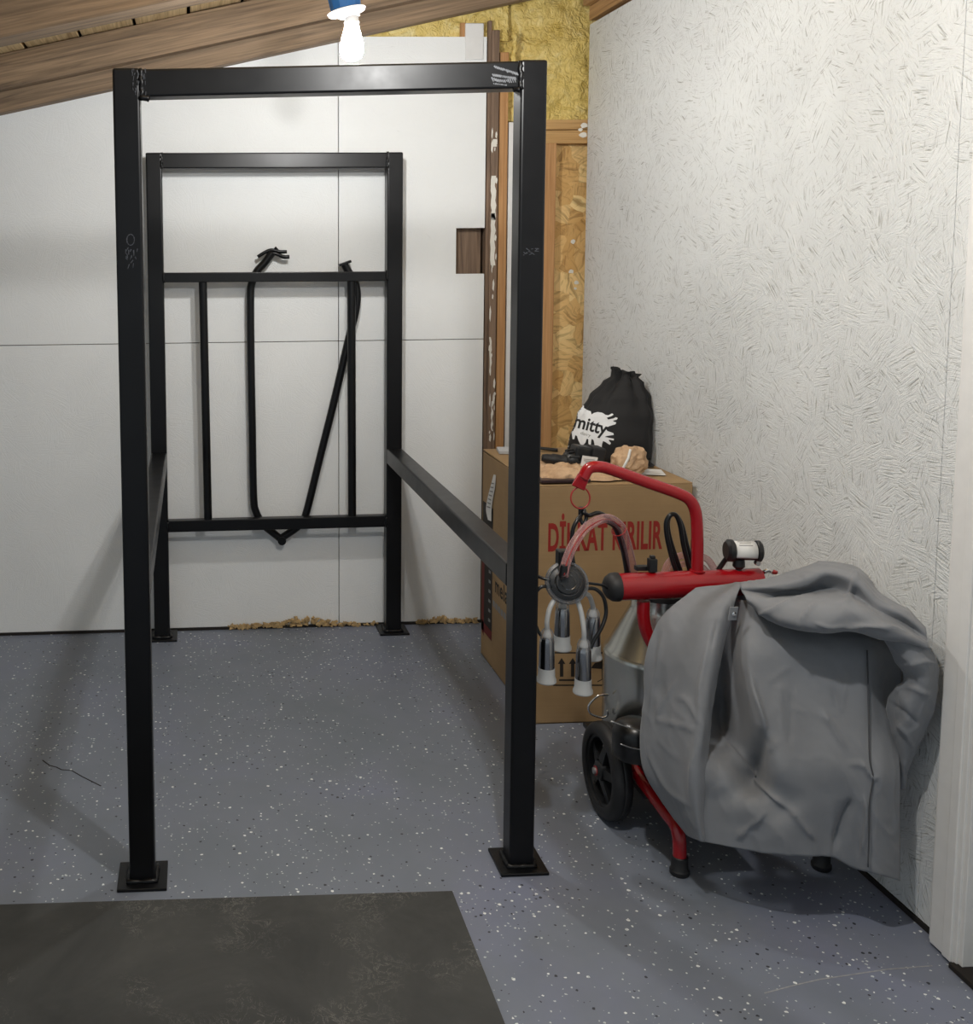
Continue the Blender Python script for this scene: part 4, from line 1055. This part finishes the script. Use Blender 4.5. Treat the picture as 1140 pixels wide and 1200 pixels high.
hose([(681, 594, TY), (681, 603, TY), (676, 610, TY - .01), (671, 622, TY - .015), (670, 645, TY - .02), (673, 668, TY - .03)], .0052, M['hose'], 'vacuum_hose')
hose([(680, 594, TY), (680, 608, TY), (684, 614, TY - .005), (687, 606, TY), (684, 597, TY)], .0048, M['hose'], 'hanging_hook')
mb = MB(); c = at(659, 655, y=TY - .03); mb.box(c.x - .014, c.x + .014, TY - .045, TY - .015, c.z - .030, c.z + .024); mb.build('hose_block', M['black'], cl, bevel=.004)
mb = MB(); c = at(725, 621, y=CYc + .075); n_ = (at(734, 636, y=CYc + .09) - at(714, 608, y=CYc + .05)).normalized()
u_ = n_.cross(Vector((0, 1, 0))).normalized(); v_ = n_.cross(u_); mb.tube([c + (u_ * math.cos(t) + v_ * math.sin(t)) * .0185 for t in [k * 2 * PI / 28 for k in range(28)]], .0016, 8, closed=True); mb.build('hose_clip', M['ringred'], cl, smooth='all')

# ================================================================== GREY COVER
FLAP = [[(815, 689, .05), (830, 687, .045), (845, 686, .04), (858, 684, .03), (870, 682, .0)],
        [(775, 724, .03), (800, 718, .0), (825, 714, -.03), (846, 711, -.06), (860, 708, -.05)],
        [(757, 768, .02), (785, 764, -.03), (812, 760, -.075), (836, 758, -.11), (849, 752, -.08)],
        [(755, 815, .01), (780, 815, -.05), (805, 815, -.105), (826, 815, -.145), (838, 808, -.11)],
        [(750, 865, 0), (775, 865, -.07), (800, 865, -.125), (818, 865, -.165), (831, 858, -.13)],
        [(755, 905, -.02), (778, 910, -.085), (800, 915, -.145), (816, 915, -.185), (829, 910, -.15)],
        [(779, 944, -.05), (795, 950, -.115), (808, 955, -.165), (818, 955, -.19), (827, 950, -.16)],
        [(805, 978, -.10), (812, 982, -.135), (817, 984, -.17), (822, 986, -.185), (826, 987, -.17)]]
def yp(u, v):                                # the hanging front panel is nearly a plane
    return -.16 - .0005 * (u - 905) - .00065 * (min(v, 895) - 757) - .00008 * max(0, v - 895)
def fr_row(left, right): return left + [(u, v, yp(u, v) + d) for u, v, d in right]
FRONT = [[(846, 702, .05), (862, 703, .02), (876, 704, -.03), (892, 708, -.06), (935, 717, -.10), (980, 722, -.13), (1015, 728, -.15), (1040, 738, -.16), (1060, 745, -.17)],
         fr_row([(836, 750, .06), (857, 750, .0), (869, 752, -.105)], [(886, 755, .0), (935, 757, 0), (980, 757, 0), (1017, 760, 0), (1038, 765, .03), (1062, 770, .05)]),
         fr_row([(828, 800, .06), (852, 800, .03)], [(876, 800, .015), (890, 800, 0), (935, 800, 0), (978, 800, 0), (1016, 800, 0), (1036, 805, .045), (1060, 810, .07)]),
         fr_row([(824, 850, -.02), (850, 852, .02)], [(889, 850, .010), (903, 850, 0), (940, 850, 0), (980, 850, 0), (1014, 850, 0), (1035, 850, .02), (1053, 850, .05)]),
         fr_row([(822, 895, -.145), (852, 898, -.168), (886, 906, -.12)], [(906, 900, .005), (940, 900, 0), (980, 900, 0), (1012, 900, 0), (1033, 900, 0), (1054, 905, .03)]),
         fr_row([(822, 938, -.16), (852, 940, -.205), (884, 938, -.236), (915, 941, -.25)], [(950, 934, .0), (984, 935, .005), (1008, 936, 0), (1030, 938, 0), (1054, 942, .03)]),
         fr_row([(821, 968, -.17), (855, 970, -.215), (888, 968, -.25), (914, 970, -.272)], [(944, 968, .0), (975, 970, .01), (1003, 976, .01), (1026, 981, 0), (1054, 986, .03)]),
         fr_row([(820, 985, -.17), (855, 992, -.218), (888, 998, -.25), (914, 1001, -.272)], [(944, 1003, .0), (974, 1004, .015), (1000, 1017, .02), (1026, 1024, .0), (1054, 1032, .03)])]
CREASES = [  # sharp folds pressed into the cloth: measured line, height, width (metres)
    ([(834, 735), (827, 775), (822, 807), (820, 850), (812, 905), (809, 938)], .010, .010), ([(766, 843), (790, 848), (821, 857)], .006, .006),
    ([(789, 816), (806, 822), (823, 852)], .006, .006), ([(795, 796), (780, 820), (768, 842)], .006, .007), ([(757, 858), (764, 890), (784, 925), (811, 946)], .006, .008),
    ([(777, 740), (770, 785), (760, 840)], .005, .008), ([(840, 725), (832, 760)], -.006, .007),
    ([(835, 850), (858, 884), (881, 912), (906, 934), (935, 955)], .014, .010), ([(863, 984), (878, 968), (897, 951)], .009, .006), ([(846, 905), (830, 920)], .004, .005),
    ([(955, 984), (938, 965), (925, 948)], .008, .007), ([(915, 800), (914, 830), (916, 864)], .006, .007), ([(929, 800), (927, 840), (925, 876)], -.006, .006),
    ([(962, 832), (975, 852), (992, 878)], .009, .006), ([(928, 828), (946, 836)], .005, .004), ([(975, 808), (988, 845)], -.006, .008), ([(990, 800), (983, 842)], .006, .007),
    ([(992, 895), (1010, 896), (1021, 909), (1029, 910)], .009, .005), ([(1012, 930), (1016, 960), (1010, 1005)], .009, .006),
    ([(998, 935), (988, 960), (976, 998)], -.016, .014), ([(902, 880), (912, 868)], .005, .005), ([(900, 800), (925, 780)], .005, .006),
    ([(880, 720), (905, 716), (940, 700), (972, 690)], .006, .006), ([(935, 738), (942, 722), (958, 706)], .006, .005), ([(955, 730), (970, 734), (992, 733)], .006, .004), ([(988, 735), (1020, 733), (1060, 741)], .010, .006),
    ([(905, 690), (940, 684), (972, 668)], .006, .006), ([(1003, 668), (1000, 690), (990, 710)], .008, .006), ([(890, 700), (925, 694), (960, 696)], -.008, .007), ([(1060, 780), (1080, 775), (1096, 778)], .006, .006), ([(1046, 815), (1066, 806), (1090, 815)], .008, .007), ([(1040, 822), (1062, 836), (1078, 850)], -.006, .007), ([(1052, 845), (1062, 858), (1070, 880)], .006, .006)]
HOOD = [[(868, 683, .0), (900, 678, -.02), (930, 669, -.06), (965, 659, -.10), (1005, 666, -.16), (1030, 694, -.24), (1062, 714, -.29), (1084, 735, -.33)],
        [(868, 688, -.04), (905, 687, -.09), (935, 681, -.14), (968, 671, -.18), (1003, 680, -.25), (1030, 705, -.295), (1060, 721, -.335), (1085, 741, -.35)],
        [(869, 693, -.05), (905, 697, -.08), (935, 696, -.12), (970, 690, -.155), (1000, 697, -.235), (1028, 716, -.30), (1060, 730, -.325), (1086, 748, -.355)],
        [(872, 697, -.09), (905, 705, -.165), (935, 708, -.225), (970, 706, -.26), (1000, 710, -.30), (1030, 725, -.33), (1060, 735, -.335), (1086, 752, -.36)],
        [(875, 703, -.11), (902, 719, -.19), (930, 727, -.255), (965, 729, -.29), (1000, 726, -.315), (1030, 735, -.345), (1060, 744, -.365), (1087, 756, -.365)],
        [(878, 708, -.09), (902, 727, -.165), (930, 737, -.235), (965, 741, -.27), (1000, 739, -.30), (1030, 748, -.33), (1060, 752, -.35), (1087, 760, -.36)],
        [(878, 704, -.05), (902, 718, -.11), (930, 726, -.17), (965, 729, -.19), (1000, 729, -.22), (1030, 737, -.25), (1060, 743, -.28), (1084, 752, -.31)]]
BULGE = [[(1036, 746, -.30), (1053, 749, -.335), (1069, 751, -.35), (1087, 757, -.35)],
         [(1048, 772, -.30), (1064, 772, -.35), (1080, 773, -.36), (1097, 775, -.34)],
         [(1060, 795, -.30), (1074, 797, -.345), (1086, 800, -.355), (1099, 803, -.338)],
         [(1040, 820, -.26), (1060, 825, -.33), (1079, 828, -.345), (1095, 830, -.333)],
         [(1043, 860, -.25), (1058, 860, -.31), (1072, 860, -.325), (1083, 860, -.315)],
         [(1048, 890, -.245), (1055, 890, -.28), (1062, 890, -.295), (1069, 890, -.29)],
         [(1052, 918, -.25), (1054, 921, -.265), (1056, 923, -.27), (1058, 924, -.27)]]
BACK = [[(u, v, y) for u, v, y in HOOD[0]]]
BACK += [[(u - 6, v + 10, y + .10) for u, v, y in HOOD[0]], [(u - 10, v + 55, y + .17) for u, v, y in HOOD[0]], [(u - 16, v + 150, y + .19) for u, v, y in HOOD[0]], [(u - 20, v + 230, y + .19) for u, v, y in HOOD[0]]]
def patch(net, n=14):
    W = [[at(u, v, y=y) for u, v, y in r] for r in net]
    R1 = [spline(r, n) for r in W]
    cols = [spline([R1[j][i] for j in range(len(R1))], n) for i in range(len(R1[0]))]
    return [[cols[i][j] for i in range(len(cols))] for j in range(len(cols[0]))]
def wrinkle(rows, amp, seed, edge=True):
    J, I = len(rows), len(rows[0]); out = []
    for j in range(J):
        r = []
        for i in range(I):
            p = rows[j][i]; pu = rows[j][min(i + 1, I - 1)] - rows[j][max(i - 1, 0)]; pv = rows[min(j + 1, J - 1)][i] - rows[max(j - 1, 0)][i]
            n_ = pu.cross(pv); n_ = n_.normalized() if n_.length > 1e-9 else Vector((0, -1, 0))
            q_ = Vector((p.x * 11 + p.z * 5 + seed, p.y * 7, p.z * 6 - p.x * 4 + seed))
            w1 = q_ + Vector((noise.noise(q_ * .7), 0, noise.noise(q_ * .7 + Vector((9, 9, 9))))) * .6
            cr = lambda p_: max(0, 1 - 5.0 * abs(noise.noise(p_))) ** 1.5
            msk = .35 + .65 * (0.5 + 0.5 * noise.noise(q_ * .5 + Vector((20, 3, 7))))
            rid = (cr(w1) + .6 * cr(w1 * 1.9 + Vector((3, 1, 0)))) * msk + .25 * noise.noise(q_ * .6)
            if n_.dot(CAM - p) < 0: n_ = -n_
            pp = p + n_ * (amp * rid + (crease(p) * 1.25 if seed < 14 else 0))
            pp.x = min(pp.x, wx(pp.y) - .022 if pp.y > -.33 else 1.762)
            r.append(pp)
        out.append(r)
    return out
CR3 = []
for ln, h_, w_ in CREASES:
    sp = spline([(u, v, 0) for u, v in ln], 5); CR3.append(([(p.x, p.y) for p in sp], h_, w_))
def crease(p):
    """fold height at a cloth point, from the folds' lines"""
    q_ = p - CAM; dz = q_.dot(FWD); u, v = PCX + FOC * q_.dot(RIGHT) / dz, PCY + FOC * q_.dot(DOWN) / dz; k = dz / FOC; tot = 0
    for ln, h_, w_ in CR3:
        best = 1e9
        for i in range(len(ln) - 1):
            ax_, ay_ = ln[i]; bx_, by_ = ln[i + 1]; dx, dy = bx_ - ax_, by_ - ay_; t = max(0, min(1, ((u - ax_) * dx + (v - ay_) * dy) / (dx * dx + dy * dy)))
            d_ = math.hypot(u - ax_ - dx * t, v - ay_ - dy * t) * k
            if d_ < best: best = d_; at_ = (i + t) / (len(ln) - 1)
        if best < 3 * w_: tot += h_ * math.exp(-best / w_ * 1.5) * min(1, 4 * at_ + .15) * min(1, 4 * (1 - at_) + .15)
    return tot
mb = MB()
for net, amp, seed in ((FLAP, .0025, 1.0), (FRONT, .003, 4.0), (HOOD, .003, 8.0), (BULGE, .004, 12.0), (BACK, .003, 15.0)):
    mb.grid(wrinkle(patch(net), amp, seed))
cv = thing('equipment_cover', 'rumpled grey fabric cover draped over the milking machine against the right wall', 'cover', (1.55, -.15, 0))
mb.build('cover_fabric', M['cover'], cv, smooth='all', solid=.0025, recalc=False)
# stitched seam down the right of the front and the press stud under the hood
seam = spline([at(u, v, y=y - .010) for u, v, y in ((1016, 762, yp(1016, 762)), (1017, 800, yp(1017, 800)), (1018, 850, yp(1018, 850)), (1019, 890, yp(1019, 890)), (1023, 912, yp(1023, 912)), (1019, 940, yp(1019, 940)), (1018, 985, yp(1018, 985)), (1017, 1016, yp(1017, 1016)))], 8)
mb = MB(); mb.tube(seam, .0016, 6); mb.build('seam', plain('seam_thread', srgb(70, 72, 76), .8), cv, smooth='all')
mb = MB(); c = at(859, 719, y=-.085); mb.obox(c, (.010, 0, 0), (0, .002, 0), (.002, 0, .016)); sp_ = mb.build('snap_tab', M['cover'], cv, bevel=.001)
mb = MB(); mb.lathe([(0, 0), (.0055, 0), (.0055, .003), (.003, .005), (0, .005)], c + Vector((0, -.002, 0)), (0, -1, 0), 14); mb.build('press_stud', M['chrome'], sp_, smooth=True)
